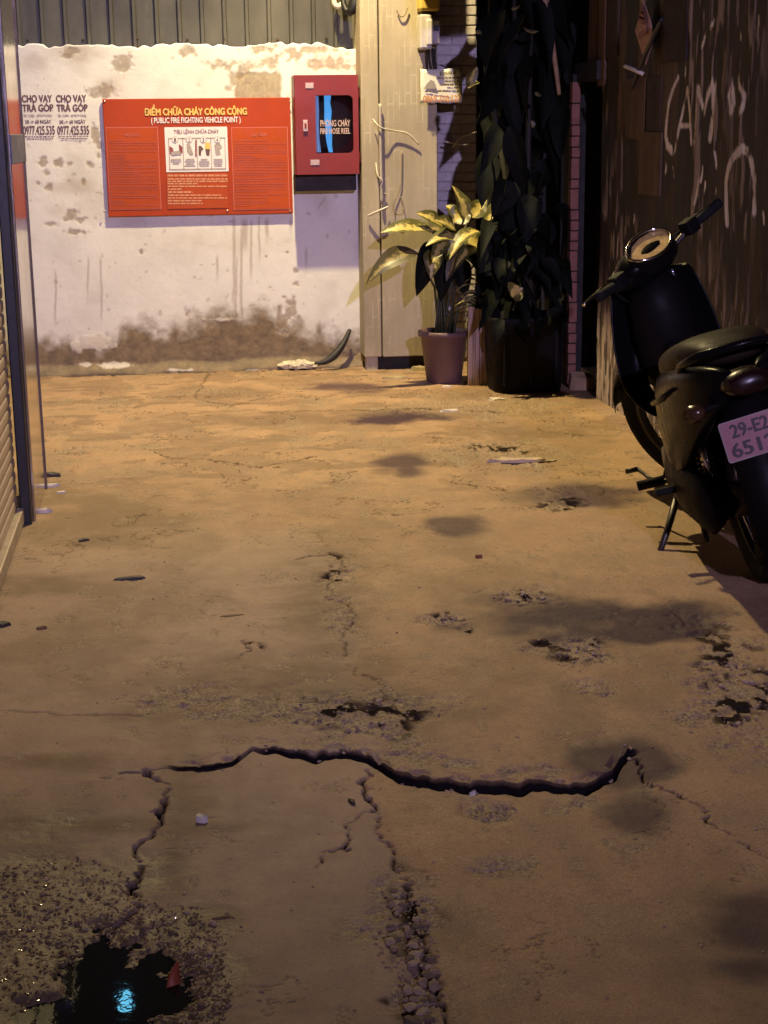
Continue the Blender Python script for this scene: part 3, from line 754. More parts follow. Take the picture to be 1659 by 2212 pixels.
# warm street lamp on an arm from the pillar
LX, LY, LZ = WARM_POS
lamp = empty('street_lamp', (pill.location[0], PY, 4.40), 'hooded warm street lamp on a bent arm fixed to the pillar', 'street lamp')
lm = mat('lamp_metal', (.25, .25, .24), .45, .7)
dx, dy, dz = LX-lamp.location[0], LY-lamp.location[1], LZ-lamp.location[2]
mb = MB(); mb.tube([(0, .02, 0), (dx*.1, dy*.15, .12), (dx*.5, dy*.5, .24), (dx*.9, dy*.9, .20), (dx, dy, .05)], .022, 10); mb.build('arm', lm, lamp, smooth=True)
mb = MB(); mb.lathe([(.02, .16), (.05, .15), (.09, .10), (.17, .03), (.19, -.02), (.185, -.02), (.165, .02), (.085, .09), (.045, .13)], 28, (dx, dy, dz+.02), cap=False); mb.build('hood', lm, lamp, smooth=True)
mb = MB(); mb.lathe([(.005, -.005), (.03, .01), (.045, .05), (.03, .09), (.02, .12)], 16, (dx, dy, dz+.02)); mb.build('bulb', emit('sodium_bulb', (1, .62, .25), 14), lamp, smooth=True)
def spot(name, pos, tgt, w, col, size, blend, rad):
    li = bpy.data.lights.new(name, 'SPOT'); li.energy = w; li.color = col; li.spot_size = R(size); li.spot_blend = blend; li.shadow_soft_size = rad
    o = bpy.data.objects.new(name, li); C.objects.link(o); o.location = pos
    o.rotation_euler = (Vector(tgt)-Vector(pos)).to_track_quat('-Z', 'Y').to_euler(); return o
wl = spot('lamp_light', (LX, LY, LZ-.06), (LX+.1, LY-.6, 0), WARM_W, WARM_COL, 136, 1.0, .045)

# street lamp behind the viewer, up the alley
FX, FY, FZ = FILL_POS
sl = empty('street_lamp', (FX-1.0, FY, 0), 'tall grey street lamp pole standing far up the alley', 'street lamp')
mb = MB(); mb.tube([(0, 0, -.05), (0, 0, 2), (0, 0, FZ-.1), (.15, 0, FZ+.15), (.8, 0, FZ+.22)], [.08, .07, .05, .04, .035], 12); mb.build('pole', lm, sl, smooth=True)
mb = MB(); mb.loft([ellring(1.0-.3, -.12, FZ+.12, .1, .03), ellring(1.0, 0, FZ+.14, .28, .07), ellring(1.0, .12, FZ+.12, .22, .05)]); mb.build('lamp_head', lm, sl, smooth=True)
spot('lamp_light', (FX, FY, FZ), (.9, 9.9, 2.0), FILL_W, FILL_COL, 42, .9, .12)

# small blue white flood lamp on top of the metal sheet
fl = empty('flood_lamp', (COOL_POS[0], WALLY+.10, 3.9), 'small cool white flood lamp on top of the corrugated sheet', 'lamp')
mb = MB(); mb.tube([(0, 0, -.1), (0, 0, .35), (0, COOL_POS[1]-WALLY-.10+.06, .42)], .014, 8); mb.build('bracket', lm, fl)
cz = COOL_POS[2]-3.9; cyy = COOL_POS[1]-WALLY-.10
mb = MB(); mb.lathe([(.06, .03), (.055, .08), (.03, .11)], 20, (0, cyy, cz)); mb.build('housing', lm, fl, smooth=True)
mb = MB(); mb.lathe([(.004, -.048), (.020, -.036), (.035, -.020), (.040, 0), (.035, .020), (.020, .036)], 20, (0, cyy, cz)); mb.build('lens', emit('led_lens', (.16, .66, 1.0), 18), fl, smooth=True)
spot('lamp_light', (COOL_POS[0], COOL_POS[1], COOL_POS[2]-.06), (COOL_POS[0]-.2, COOL_POS[1]+.25, 1.0), COOL_W, COOL_COL, 96, .7, .03)

# ================================================================== LEFT: roller shutter, black post, polished door frame
sh = empty('roller_shutter', (-.62, 2.0, 0), 'beige roller shutter of narrow horizontal slats along the alley side', 'shutter')
slm = mat('shutter_slat', (.52, .42, .34), .42, .1, var=.12, scale=5, bump=.05)
mb = MB(); y0_, y1_ = -4.0, 4.02
prof = [(-.010, 0), (.0, .0035), (.0022, .012), (.003, .026), (.0022, .040), (.0, .0475), (-.010, .0505)]
mb.loft([[(a, yy, b) for a, b in prof] for yy in (y0_, y1_)], closed=False)
slo = mb.build('slat', slm, sh, smooth=True, recalc=False)
for k in range(1, 32):
    o = slo.copy(); C.objects.link(o); o.parent = sh; o.location = (0, 0, k*.0515+.07)
slo.location = (0, 0, .07)
mb = MB(); mb.box((-.02, y0_, .012), (.026, y1_, .07)); mb.build('bottom_rail', mat('shutter_rail', (.52, .43, .34), .45, .2, bump=.05), sh, bevel=.006)
mb = MB(); mb.box((-.06, y0_, -.03), (-.014, y1_, 1.72)); mb.build('backing', mat('shutter_back_brown', (.05, .04, .03), .9), sh)  # plain dark brown sheet behind the slats

mb = MB(); mb.box((-.10, y0_, 1.725), (.012, y1_, 2.12)); mb.build('added_header', mat('added_header_dark', (.015, .014, .014), .6), sh, bevel=.006)  # dark box added so the shutter mirrors dark in the puddle
fr = empty('door_frame', (-.555, 6.08, 0), 'polished steel door frame with black rubber edge mirroring the red board', 'door frame')
t = NT('polished_steel'); n = t.noise(9, 4, .6, (1, 1, .05))
t.set(Base_Color=t.mix(n, (.48, .42, .39), (.58, .52, .49)), Metallic=1.0, Roughness=t.ramp(t.noise(5, 5), .3, .7, .10, .20)); 
mb = MB(); mb.box((-.05, 0, -.03), (0, .56, 2.12)); mb.build('jamb', t.m, fr, bevel=.002)
mb = MB(); mb.box((-.055, -.06, -.03), (-.012, -.0005, 2.12)); mb.build('rubber_edge', mat('black_rubber', (.014, .014, .017), .45, bump=.1), fr, bevel=.006)
lk = mat('lock_blue_grey', (.12, .17, .33), .5, 0)
a = onX(30, 356, -.545); b = onX(57, 290, -.545)
ya, yb = a[1]-6.08, b[1]-6.08
mb = MB(); mb.box((-.001, ya, a[2]), (.005, yb-.02, b[2])); q = mb.build('lock_plate', lk, fr, bevel=.004)
mb = MB(); mb.box((-.02, .558, -.03), (.006, .572, 2.12)); mb.build('edge_strip', mat('frame_edge', (.16, .11, .08), .5, .3), fr)
q = onX(48, 60, -.55)
mb = MB(); mb.box((-.05, .0, 2.122), (.012, .56, 2.17)); mb.build('top_bracket', lk, fr)

# ================================================================== PIER, METER BOX, NOTICE
ZR = WALLY+.02
pr0, pr1 = onY(944, 300, ZR)[0], onY(1030, 300, ZR)[0]
pier = empty('brick_pier', ((pr0+pr1)/2, ZR, 0), 'narrow pale brick pier in the shade right of the tall pillar', 'pier')
mb = MB(); mb.box((-(pr1-pr0)/2, .012, -.05), ((pr1-pr0)/2, .3, 4.2)); mb.build('mortar', mat('pier_mortar', (.50, .46, .46), .9), pier)
bm_ = mat('pier_brick', (.66, .62, .62), .8, var=.45, scale=9, col2=(.40, .35, .36))
W_ = pr1-pr0
mb = MB(); mb.box((0, 0, 0), (W_/2-.006, .05, .052)); bk = mb.build('brick', bm_, pier, bevel=.004)
k = 0; z = .03
while z < 2.6:
    sh_ = 0 if k % 2 else -W_*.12
    for i in range(2):
        o = bk if (k == 0 and i == 0) else bk.copy()
        if o is not bk: C.objects.link(o); o.parent = pier
        w = .62 if (k % 2 == i) else .38
        o.scale = (w*2-.02, 1, 1); o.location = (-W_/2+.002+(0 if i == 0 else (W_*(.38 if (k % 2) else .62))), random.uniform(-.004, .005), z)
    z += .0605; k += 1
grey = mat('meter_grey', (.52, .48, .46), .45, var=.15, bump=.03)
MY = WALLY-.36
a0, a1, a2, a3 = pxbox(907, 30, 950, 106, MY)
met = empty('electricity_meter_box', ((a0+a1)/2, PY, a2), 'grey plastic electricity meter box high on the pillar', 'meter box')
wm_, hm_ = (a1-a0)/2, a3-a2
mb = MB(); mb.box((-wm_, -.12, 0), (wm_*.25, .006, hm_)); mb.build('case', grey, met, bevel=.012)
mb = MB(); mb.box((-wm_*.4, -.145, .02), (wm_*.22, -.119, hm_-.03)); mb.build('lid', mat('meter_lid', (.60, .57, .55), .35, bump=.02), met, bevel=.01)
mb = MB(); mb.box((wm_*.26, -.10, .03), (wm_*1.1, .006, hm_-.02)); sd = mb.build('breaker_box', mat('breaker', (.35, .30, .33), .5), met, bevel=.008)
mb = MB(); mb.box((wm_*.45, -.106, hm_*.52), (wm_*.95, -.098, hm_*.66)); mb.build('breaker_window', mat('dark_glass', (.03, .02, .03), .15), met)
mb = MB(); mb.box((wm_*.45, -.108, hm_*.70), (wm_*1.0, -.098, hm_*.80)); mb.build('label', wht, met)
cbm = mat('black_cable', (.012, .012, .013), .5)
for k, xo in enumerate((.0, .018, .04, .055)):
    mb = MB(); mb.tube([(xo-.01, -.05, .01), (xo-.005, -.045+.01*k, -.06), (xo+.012*math.sin(k), -.04, -.14), (xo+.01, -.03, -.26)], .0055, 6); mb.build('cable', cbm, met, smooth=True)
# yellow cap box above
a = pxbox(906, -28, 950, 23, MY)
yb_ = empty('junction_box', ((a[0]+a[1])/2, PY, a[2]), 'yellow plastic junction box above the grey meter box', 'box')
wj = (a[1]-a[0])/2
mb = MB(); mb.box((-wj, -.13, 0), (wj, .006, .09)); mb.build('case', mat('box_yellow', (.60, .43, .10), .5, var=.15), yb_, bevel=.015)
mb = MB(); mb.box((-wj*1.06, -.14, .085), (wj*1.06, .006, .13)); mb.build('lid', mat('box_yellow_lid', (.68, .52, .16), .5), yb_, bevel=.01)
# paper notice hung below the meter
YN = WALLY-.30
a = pxbox(908, 149, 998, 222, YN)
nt = empty('paper_notice', (a[0], YN, a[2]), 'creased paper notice with orange phone number under the meter box', 'notice')
mb = MB(); n1_ = 10; n2_ = 8
for j in range(n2_+1):
    for i in range(n1_+1):
        u, v = i/n1_, j/n2_
        mb.v.append((u*(a[1]-a[0])+random.uniform(-.002, .002)*(i in (0, n1_)), -.004*math.sin(u*5+v*3)+.003*random.random(), v*(a[3]-a[2])+random.uniform(-.003, .003)*(j in (0, n2_))))
for j in range(n2_):
    for i in range(n1_): mb.f.append((j*(n1_+1)+i, j*(n1_+1)+i+1, (j+1)*(n1_+1)+i+1, (j+1)*(n1_+1)+i))
mb.build('sheet', mat('paper_pale', (.72, .70, .62), .7, var=.2, scale=20, col2=(.55, .52, .42)), nt, smooth=True, solid=.0012)
def nl(body, x0, y0, x1, y1, m, b=.02):
    q = pxbox(x0, y0, x1, y1, YN); return letters('lettering', body, q[0], q[1], q[2], q[3], YN-.0115, m, nt, b)
nor = mat('notice_orange', (.62, .26, .08), .6, bump=0); ndk = mat('notice_ink', (.16, .13, .11), .7, bump=0)
nl('0869.210.127', 913, 206, 995, 220, nor, .03); nl('B\u00c1N NH\u00c0', 950, 152, 985, 162, ndk, .01)
mb = MB()
for yy, x0, x1 in ((166, 945, 993), (174, 960, 993), (181, 952, 994), (195, 918, 968)):
    xk = x0
    while xk < x1:
        w = random.uniform(4, 10); q = pxbox(xk, yy, min(x1, xk+w), yy+4, YN); l0 = nt.location
        mb.add([(q[0]-l0[0], -.0105, q[2]-l0[2]), (q[1]-l0[0], -.0105, q[2]-l0[2]), (q[1]-l0[0], -.0105, q[3]-l0[2]), (q[0]-l0[0], -.0105, q[3]-l0[2])], [(0, 1, 2, 3)]); xk += w+1.6
mb.build('small_print', ndk, nt, recalc=False)
mb = MB(); pts = [(915, 192), (922, 180), (930, 172), (938, 176), (943, 192)]
mb.add([(onY(x_, y_, YN)[0]-nt.location[0], -.0105, onY(x_, y_, YN)[2]-nt.location[2]) for x_, y_ in pts], [(0, 1, 2, 3, 4)]); mb.build('picture', mat('notice_grey', (.33, .30, .27), .7, bump=0), nt, recalc=False)
mb = MB(); mb.tube([(.01, 0, a[3]-a[2]-.004), (.03, .06, a[3]-a[2]+.02)], .003, 6); mb.tube([(.2, 0, a[3]-a[2]-.004), (.16, .2, a[3]-a[2]+.03)], .003, 6); mb.build('hanging_wire', cbm, nt)

# rod, strings and white wires on the pillar
def tubething(name, pts, r, m, label, cat, group=None, n=6):
    P0 = [Vector(p) for p in pts]; rs = list(r) if isinstance(r, (list, tuple)) else [r]*len(P0); Pn = []; Rn = []
    for i in range(len(P0)-1):
        a, b, c, d = P0[max(i-1, 0)], P0[i], P0[i+1], P0[min(i+2, len(P0)-1)]
        for k in range(6):
            t = k/6; Pn.append(.5*((2*b)+(c-a)*t+(2*a-5*b+4*c-d)*t*t+(3*b-a-3*c+d)*t**3)); Rn.append(rs[i]*(1-t)+rs[i+1]*t)
    Pn.append(P0[-1]); Rn.append(rs[-1])
    mb = MB(); mb.tube(Pn, Rn, n); o = mb.build(name, m, None, smooth=True); return tag(o, label, cat, group)
P_ = lambda a, b, Y: tuple(onY(a, b, Y))
tubething('conduit_rod', [P_(821, 224, PY-.03), P_(822, 300, PY-.032), P_(823, 360, PY-.03), P_(825, 440, PY-.03)], .011, mat('rod_pale', (.5, .44, .36), .6), 'pale vertical rod tied to the tall pillar', 'rod')
wire = mat('white_wire', (.66, .60, .50), .6)
tubething('white_wire', [P_(806, 258, PY-.02), P_(822, 275, PY-.06), P_(850, 282, PY-.03), P_(880, 288, PY-.03), P_(905, 312, PY-.02)], .0042, wire, 'white wire sagging across the front of the tall pillar', 'wire')
tubething('white_wire', [P_(960, 306, ZR-.2), P_(1000, 312, ZR-.22), P_(1012, 312, ZR-.22)], .006, wire, 'short white wire end poking level from the brick pier', 'wire')
tubething('white_wire', [P_(978, 318, ZR-.15), P_(995, 298, ZR-.2), P_(1030, 285, ZR-.25)], .006, wire, 'short white wire end slanting up from the brick pier', 'wire')
tubething('twine', [P_(795, 466, PY-.01), P_(812, 458, PY-.04), P_(826, 452, PY-.045), P_(838, 447, PY-.03)], .007, wire, 'pale twine knotted round the rod on the pillar', 'twine')
tubething('twine', [P_(812, 352, PY-.01), P_(816, 378, PY-.045), P_(826, 392, PY-.045), P_(822, 410, PY-.03), P_(834, 420, PY-.02)], .005, wire, 'loose twine loop hanging beside the pale rod', 'twine')
tubething('thin_cord', [P_(868, 325, PY-.01), P_(866, 400, PY-.012), P_(850, 440, PY-.02), P_(855, 460, PY-.03), P_(868, 462, PY-.03), P_(872, 446, PY-.02), P_(866, 425, PY-.01)], .0035, mat('cord_brown', (.30, .24, .15), .7), 'thin brown cord with a loop hanging down the pillar', 'cord')
tubething('bent_cable', [P_(756, 712, WALLY-.05), P_(742, 742, WALLY-.09), P_(722, 768, WALLY-.13), P_(700, 782, WALLY-.15), P_(680, 784, WALLY-.16)], [.012, .02, .026, .018, .008], mat('cable_dark', (.02, .016, .018), .6), 'black bent cable leaning at the moist foot of the wall', 'cable')
tubething('cable_bundle', [P_(772, -30, WALLY-.02), P_(764, 12, WALLY-.03), P_(752, 26, WALLY-.02), P_(742, 8, WALLY), P_(738, -30, WALLY+.03)], [.03, .034, .026, .02, .015], cbm, 'black cable bundle hanging at the top corner by the pillar', 'cable')
tubething('pale_knot', [P_(742, 4, WALLY+.02), P_(732, 14, WALLY+.01), P_(722, 6, WALLY+.02), P_(726, -20, WALLY+.03)], [.016, .02, .018, .01], wire, 'pale knotted cloth hanging against the corrugated sheet', 'cloth')
tubething('cable_coil', [P_(868+14*math.cos(k*.5), -2+38*math.sin(k*.5), PY-.02) for k in range(1, 6)], .005, mat('cord_brown', (.30, .24, .15), .7), 'curved cable near the top of the tall pillar', 'cable')

# ================================================================== DARK SHED beside the pier, added shade roof
dk = mat('tarred_board', (.018, .016, .015), .8, var=.4, scale=6, stretch=(1, 1, .15))
shed = empty('dark_shed', (2.2, 9.55, 0), 'dark tarred plank shed wall behind the plants', 'shed')
x = pr1-.01; k = 0
while x < 2.95:
    w = .115; mb = MB(); mb.box((x-2.2, random.uniform(0, .012), -.02), (x+w-.006-2.2, .05, 3.3)); mb.build('plank', dk, shed, bevel=.003); x += w
aw = empty('shade_awning', (2.1, 7.4, 2.60), 'unseen rusty corrugated roof added to shade the right side of the alley', 'shade_awning')
mb = MB(); prof = []  # unseen roof, sized to keep lamp light off the right side
for k in range(0, 66): prof.append((-1.0+k*.05, .012*(k % 2)))
rings = [[(xx, yy, zz+h) for yy, h in prof] for xx, zz in ((-.60, -.02), (.1, .07), (.9, .2))]
mb.loft(rings, closed=False); mb.build('shade_roof_sheet', mat('shade_awning_rust', (.10, .07, .05), .75, var=.4), aw, recalc=False, solid=.003)
for yy in (-.9, .6, 2.2):
    mb = MB(); mb.tube([(-.58, yy, -.045), (.85, yy, .14)], .02, 8); mb.build('shade_awning_rafter', lm, aw)
mb = MB(); mb.box((-.58, -.98, -.075), (-.54, 2.2, -.04)); mb.build('shade_awning_purlin', lm, aw)

# ================================================================== RIGHT WALL (old dark rendered wall) with painted letters
XR = 2.42
ry = np.arange(2.4, 8.405, .0072); rz_ = np.arange(-.06, 2.75, .011)
RY, RZ = np.meshgrid(ry, rz_)
rpx, rpy = to_px(np.stack([np.full_like(RY, XR), RY, RZ], -1))
sn = fbm(RY*9, RZ*1.2, 1, 5); sf = fbm(RY*34, RZ*4.5, 2, 4)
low = sst(500, 760, rpy+(fbm(RY*5, RZ*3, 3, 4)-.5)*260)
flake = sst(.46, .54, fbm(RY*26, RZ*6.0, 4, 4))*low*sst(.40, .55, fbm(RY*4.2, RZ*2.2, 5, 3))*.9
flake = np.maximum(flake, sst(.59, .65, fbm(RY*30, RZ*4.5, 1, 3))*sst(.45, .6, fbm(RY*3, RZ*1.5, 2, 3))*.7)
wood = sst(.52, .66, sn)*sst(430, 180, rpy)*sst(1560, 1450, rpx)
RXo = XR-(sn-.5)*.010-(sf-.5)*.006-flake*.003+.03*sst(.12, 0, RZ)*0
paint = np.zeros_like(RY)
erode = fbm(RY*42, RZ*12, 3, 3)
def stroke(pts, w0, w1):
    global paint
    n = len(pts); q = [onX(a, b, XR) for a, b in pts]
    for k in range(n-1):
        w = (w0+(w1-w0)*(k+.5)/n)*(.7+.7*erode)
        d = polydist(RY, RZ, [(q[k][1], q[k][2]), (q[k+1][1], q[k+1][2])])
        paint = np.maximum(paint, sst(w*1.3, w*.85, d)*sst(.27, .37, erode))
S5 = lambda l: [(1209+a*.2712, b*.2712) for a, b in l]
stroke(S5([(945, 620), (900, 720), (875, 820), (855, 960), (848, 1080), (862, 1160), (905, 1210)]), .010, .020)
stroke(S5([(1015, 700), (985, 850), (955, 1000), (922, 1190)]), .009, .012)
stroke(S5([(1015, 700), (1035, 900), (1042, 1020), (1050, 1140)]), .009, .015)
stroke(S5([(960, 1000), (1045, 1000)]), .010, .010)
stroke(S5([(1078, 1130), (1092, 900), (1108, 700)]), .010, .014)
stroke(S5([(1108, 700), (1130, 820), (1150, 900)]), .014, .012)
stroke(S5([(1150, 900), (1180, 760), (1230, 640)]), .012, .022)
stroke(S5([(1232, 640), (1222, 850), (1212, 960), (1197, 1100)]), .020, .018)
stroke(S5([(1365, 640), (1378, 740), (1385, 840), (1365, 880)]), .012, .022)
stroke(S5([(1365, 690), (1350, 760), (1360, 860)]), .010, .014)
stroke(S5([(1420, 580), (1430, 690), (1475, 770), (1465, 840), (1435, 890)]), .010, .018)
stroke(S5([(1335, 1780), (1328, 1600), (1325, 1450), (1345, 1340), (1390, 1240), (1455, 1180), (1510, 1220), (1530, 1300), (1550, 1420), (1545, 1560), (1550, 1680)]), .016, .018)
for a, b, c_, d in ((1235, 1220, 1245, 1320), (1110, 1440, 1075, 1620), (1140, 1340, 1125, 1440), (1160, 1450, 1150, 1520), (1230, 160, 1205, 210), (1160, 290, 1135, 380), (1240, 1500, 1240, 1530), (1585, 130, 1580, 300), (1440, 280, 1440, 310), (1000, 540, 995, 600), (850, 1310, 845, 1370), (905, 1330, 910, 1400), (595, 1720, 590, 1770), (1620, 1700, 1625, 1780)):
    stroke(S5([(a, b), ((a+c_)/2+3, (b+d)/2), (c_, d)]), .007, .010)
rm = grid_mesh('side_wall', np.stack([RXo, RY, RZ], -1).reshape(-1, 3), len(ry), len(rz_), dict(flake=flake, wood=wood, low=low, paint=paint))
t = NT('sooty_render')
n1 = t.noise(5, 6, .7, (1, 1, .14)); n2 = t.noise(26, 5, .7, (1, 1, .2))
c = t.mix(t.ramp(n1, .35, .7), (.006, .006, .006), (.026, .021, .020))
c = t.mix(t.math('MULTIPLY', t.attr('low'), t.ramp(n2, .38, .66, 0, .9)), c, (.14, .088, .078))
c = t.mix(t.math('MULTIPLY', t.attr('wood'), .8), c, t.mix(t.ramp(n2, .35, .65), (.05, .032, .02), (.17, .10, .055)))
c = t.mix(t.math('MULTIPLY', t.attr('flake'), .9), c, (.46, .36, .33))
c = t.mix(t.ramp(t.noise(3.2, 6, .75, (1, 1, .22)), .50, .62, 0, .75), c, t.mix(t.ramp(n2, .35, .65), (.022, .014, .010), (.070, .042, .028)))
c = t.mix(t.attr('paint'), c, t.mix(t.ramp(n2, .35, .6), (.66, .60, .58), (.88, .83, .81)))
t.set(Base_Color=c, Roughness=.75); t.bump(n2, .5, .006)
rw = tag(link_mesh('side_wall', rm, t.m), 'sooty dark side wall with white painted letters and flaking patches', 'wall')
mb = MB(); mb.box((XR+.045, 2.4, -.1), (XR+.2, 8.40, 2.75)); mb.build('wall_core', mat('core_dark', (.03, .026, .024), .9), rw)
# weathered planks nailed on the far end of that wall
wdm = mat('weathered_plank', (.13, .075, .038), .8, var=.45, scale=7, stretch=(1, 1, .1), bump=.4, bscale=40)
wdm2 = mat('weathered_plank_dark', (.05, .03, .018), .85, var=.5, scale=7, stretch=(1, 1, .1), bump=.4, bscale=40)
def wplank(x0, y0, x1, y1, m, label, th=.022, dx=.006):
    A = onX(x0, y1, XR-dx); B = onX(x1, y1, XR-dx); T = onX((x0+x1)/2, y0, XR-dx)
    z0, z1 = min(A[2], B[2]), T[2]; ya, yb = sorted((A[1], B[1]))
    mb = MB(); n = 5
    for i in range(n+1):
        f = i/n; z = z0+(z1-z0)*f; j = random.uniform(-.004, .004)
        th_ = th*.35
        mb.v += [(XR-dx-th_+j*.3, ya+j, z), (XR-dx-th_+j*.3, yb+j, z), (XR+.012, yb+j, z), (XR+.012, ya+j, z)]
    for i in range(n):
        for k in range(4): mb.f.append((i*4+k, i*4+(k+1) % 4, i*4+4+(k+1) % 4, i*4+4+k))
    mb.f += [(3, 2, 1, 0), tuple(n*4+k for k in range(4))]
    o = mb.build('weathered_plank', m, None, bevel=.003); return tag(o, label, 'plank')
wplank(1381, 285, 1427, 419, wdm, 'short brown board nailed below the other planks')
wplank(1352, 170, 1392, 300, wdm, 'splintered brown plank under the pink torn poster', .016)
wplank(1396, 165, 1426, 284, wdm2, 'dark plank directly above the short brown board', .012)
wplank(1272, -120, 1292, 140, wdm, 'reddish upright plank beside the dark doorway')
wplank(1294, -120, 1308, 185, wdm, 'narrow upright plank second from the dark doorway', .03)
wplank(1312, -120, 1335, 120, wdm2, 'dark upright plank third from the dark doorway')
wplank(1430, -120, 1482, 130, wdm2, 'wide mossy plank between torn poster and painted letters', .012)
# torn pink poster
A = [onX(a, b, XR-.05) for a, b in ((1391, 4), (1405, 42), (1413, 82), (1395, 140), (1372, 66))]
mb = MB(); mb.add([tuple(q) for q in A]+[tuple(sum(np.array(A))/5+np.array([-.006, 0, 0]))], [(i, (i+1) % 5, 5) for i in range(5)])
tp = tag(mb.build('torn_poster', mat('pink_paper', (.55, .38, .36), .75, var=.3, scale=20, col2=(.36, .17, .16)), None, recalc=False, solid=.002), 'torn pale pink poster hanging on the dark planks', 'poster')
mb = MB()
for f in (.25, .42, .58, .74):
    a = A[0]*(1-f)+A[4]*f if f < .6 else A[4]*(1-(f-.5))+A[3]*(f-.5); b = A[0]*(1-f)+A[2]*f
    a = a*.8+b*.2; b = b*.8+a*.2; e = np.array([-.011, 0, 0]); h = np.array([0, 0, .016])
    mb.add([tuple(a+e-h), tuple(b+e-h), tuple(b+e+h), tuple(a+e+h)], [(0, 1, 2, 3)])
mb.build('faded_print', mat('pink_print', (.33, .14, .13), .8, bump=0), tp, recalc=False)
tubething('black_strap', [tuple(onX(1430, 40, XR-.07)), tuple(onX(1402, 100, XR-.075)), tuple(onX(1384, 142, XR-.06)), tuple(onX(1366, 190, XR-.04))], .012, cbm, 'black strap running across the torn pink poster', 'strap')
tubething('pale_stick', [tuple(onX(1350, 143, XR-.08)), tuple(onX(1372, 152, XR-.07)), tuple(onX(1390, 160, XR-.04))], .010, wire, 'short pale stick jutting out below the torn poster', 'stick')
# dark doorway between wall end and brick edged post
dw = empty('dark_doorway', (2.62, 8.62, 0), 'dark open doorway between brick edged post and side wall', 'doorway')
mb = MB(); mb.box((-.02, -.22, -.02), (.03, .22, 3.0)); mb.build('door_leaf', dk, dw)
mb = MB(); mb.box((-.24, -.22, 1.76), (.02, .25, 1.86)); mb.build('lintel', dk, dw)
po = gr(1234, 836)
post = empty('brick_edged_post', (po[0], po[1], 0), 'thin upright post edged with small reddish bricks by the doorway', 'post')
mb = MB(); mb.box((-.020, .004, -.03), (.06, .20, 1.80)); mb.build('core', dk, post)
bpm = mat('post_brick', (.26, .11, .08), .8, var=.5, scale=20, col2=(.16, .07, .055))
z = .02
while z < 1.76:
    h = random.choice((.055, .06, .062, .12)); mb = MB(); dxx = random.uniform(-.003, .003)
    mb.box((-.026+dxx, -.012, z), (.022+dxx, .05, z+h-.006)); mb.build('brick', bpm, post, bevel=.004); z += h
tubething('bamboo_stick', [tuple(onY(1172, -40, 8.75)), tuple(onY(1186, 60, 8.75)), tuple(onY(1198, 130, 8.75)), tuple(onY(1208, 205, 8.76))], [.024, .021, .016, .012], mat('bamboo', (.34, .21, .11), .6, var=.3), 'leaning bamboo stick in front of the dark leaves', 'stick')

# ================================================================== PLANTS
def leaf_mat(name, pale, green, amt, spec=.4, rough=.42):
    t = NT(name)
    a = t.attr('across'); n = t.noise(38, 4, .7, None, 'Object')
    f = t.math('SUBTRACT', t.ramp(n, .35, .65, -.45, .45), t.math('SUBTRACT', t.math('MULTIPLY', a, 1.5), amt))
    fc = t.ramp(f, -.15, .25)
    t.set(Base_Color=t.mix(fc, green, pale), Roughness=rough); t.b.inputs['Specular IOR Level'].default_value = spec
    t.bump(t.noise(90, 3), .15, .003); return t.m
LM1 = leaf_mat('leaf_variegated', (.43, .345, .105), (.075, .072, .020), .62)
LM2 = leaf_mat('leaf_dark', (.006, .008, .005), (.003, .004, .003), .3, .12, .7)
LM3 = leaf_mat('leaf_blade', (.45, .36, .14), (.08, .075, .025), .45)
LM4 = leaf_mat('leaf_brown', (.20, .15, .055), (.055, .045, .018), .4)
def leaf(name, base, tip, width, droop, m, parent, nu=9, roll=0.0, wav=.0, fold=.12, cut=0):
    b, e = Vector(base), Vector(tip); d = e-b; L = d.length; t_ = d.normalized()
    n0 = Vector((.0, -.72, .69))
    s_ = t_.cross(n0)
    if s_.length < .1: s_ = Vector((1, 0, 0))
    s_.normalize(); s_ = Matrix.Rotation(roll, 3, t_) @ s_; nn = s_.cross(t_)
    mb = MB(); ac = []
    for i in range(nu+1):
        u = i/nu; w = width*.5*(math.sin(math.pi*min(1, u**.75*.97+.03))**.8)*(1 if not cut or i % 2 else 1-cut)
        c = b+d*u+Vector((0, 0, droop*L*(4*u*(1-u))))+nn*(-.16*L*u**3)
        s2 = Matrix.Rotation(.55*roll*u+.35*math.sin(u*5+L*40)*.4, 3, t_) @ s_; n2 = s2.cross(t_)
        for k in (-1, -.5, 0, .5, 1):
            mb.v.append(c+s2*(w*k)+n2*(abs(k)*w*fold*2.6+wav*math.sin(u*14+k*2)*w)); ac.append(abs(k))
    for i in range(nu):
        for k in range(4): mb.f.append((i*5+k, i*5+k+1, i*5+6+k, i*5+5+k))
    o = mb.build(name, m, parent, smooth=True, recalc=False)
    at = o.data.attributes.new('across', 'FLOAT', 'POINT'); at.data.foreach_set('value', ac)
    if parent is not None:
        o.data.transform(Matrix.Translation(-Vector(parent.location)))
    return o
pc = gr(968, 832); PYY = pc[1]+.14; pcx = pc[0]
plant = empty('potted_plant', (pcx, PYY, 0), 'variegated yellow leaved plant in a plum plastic pot before the pillar', 'plant')
plast = mat('pot_plum', (.15, .085, .085), .5, var=.2, scale=5)
mb = MB(); mb.lathe([(.10, 0), (.108, .01), (.142, .28), (.158, .285), (.160, .315), (.146, .318), (.135, .29), (.10, .06)], 28, cap=False); mb.build('pot', plast, plant, smooth=True)
mb = MB(); mb.lathe([(.001, .285), (.138, .28)], 20, cap=False); mb.build('soil', mat('soil', (.04, .028, .02), .95, bump=.6), plant)
stm = mat('stem_green', (.045, .05, .022), .5)
Q = lambda a, b, dy=0.0: tuple(onY(a, b, PYY+dy))
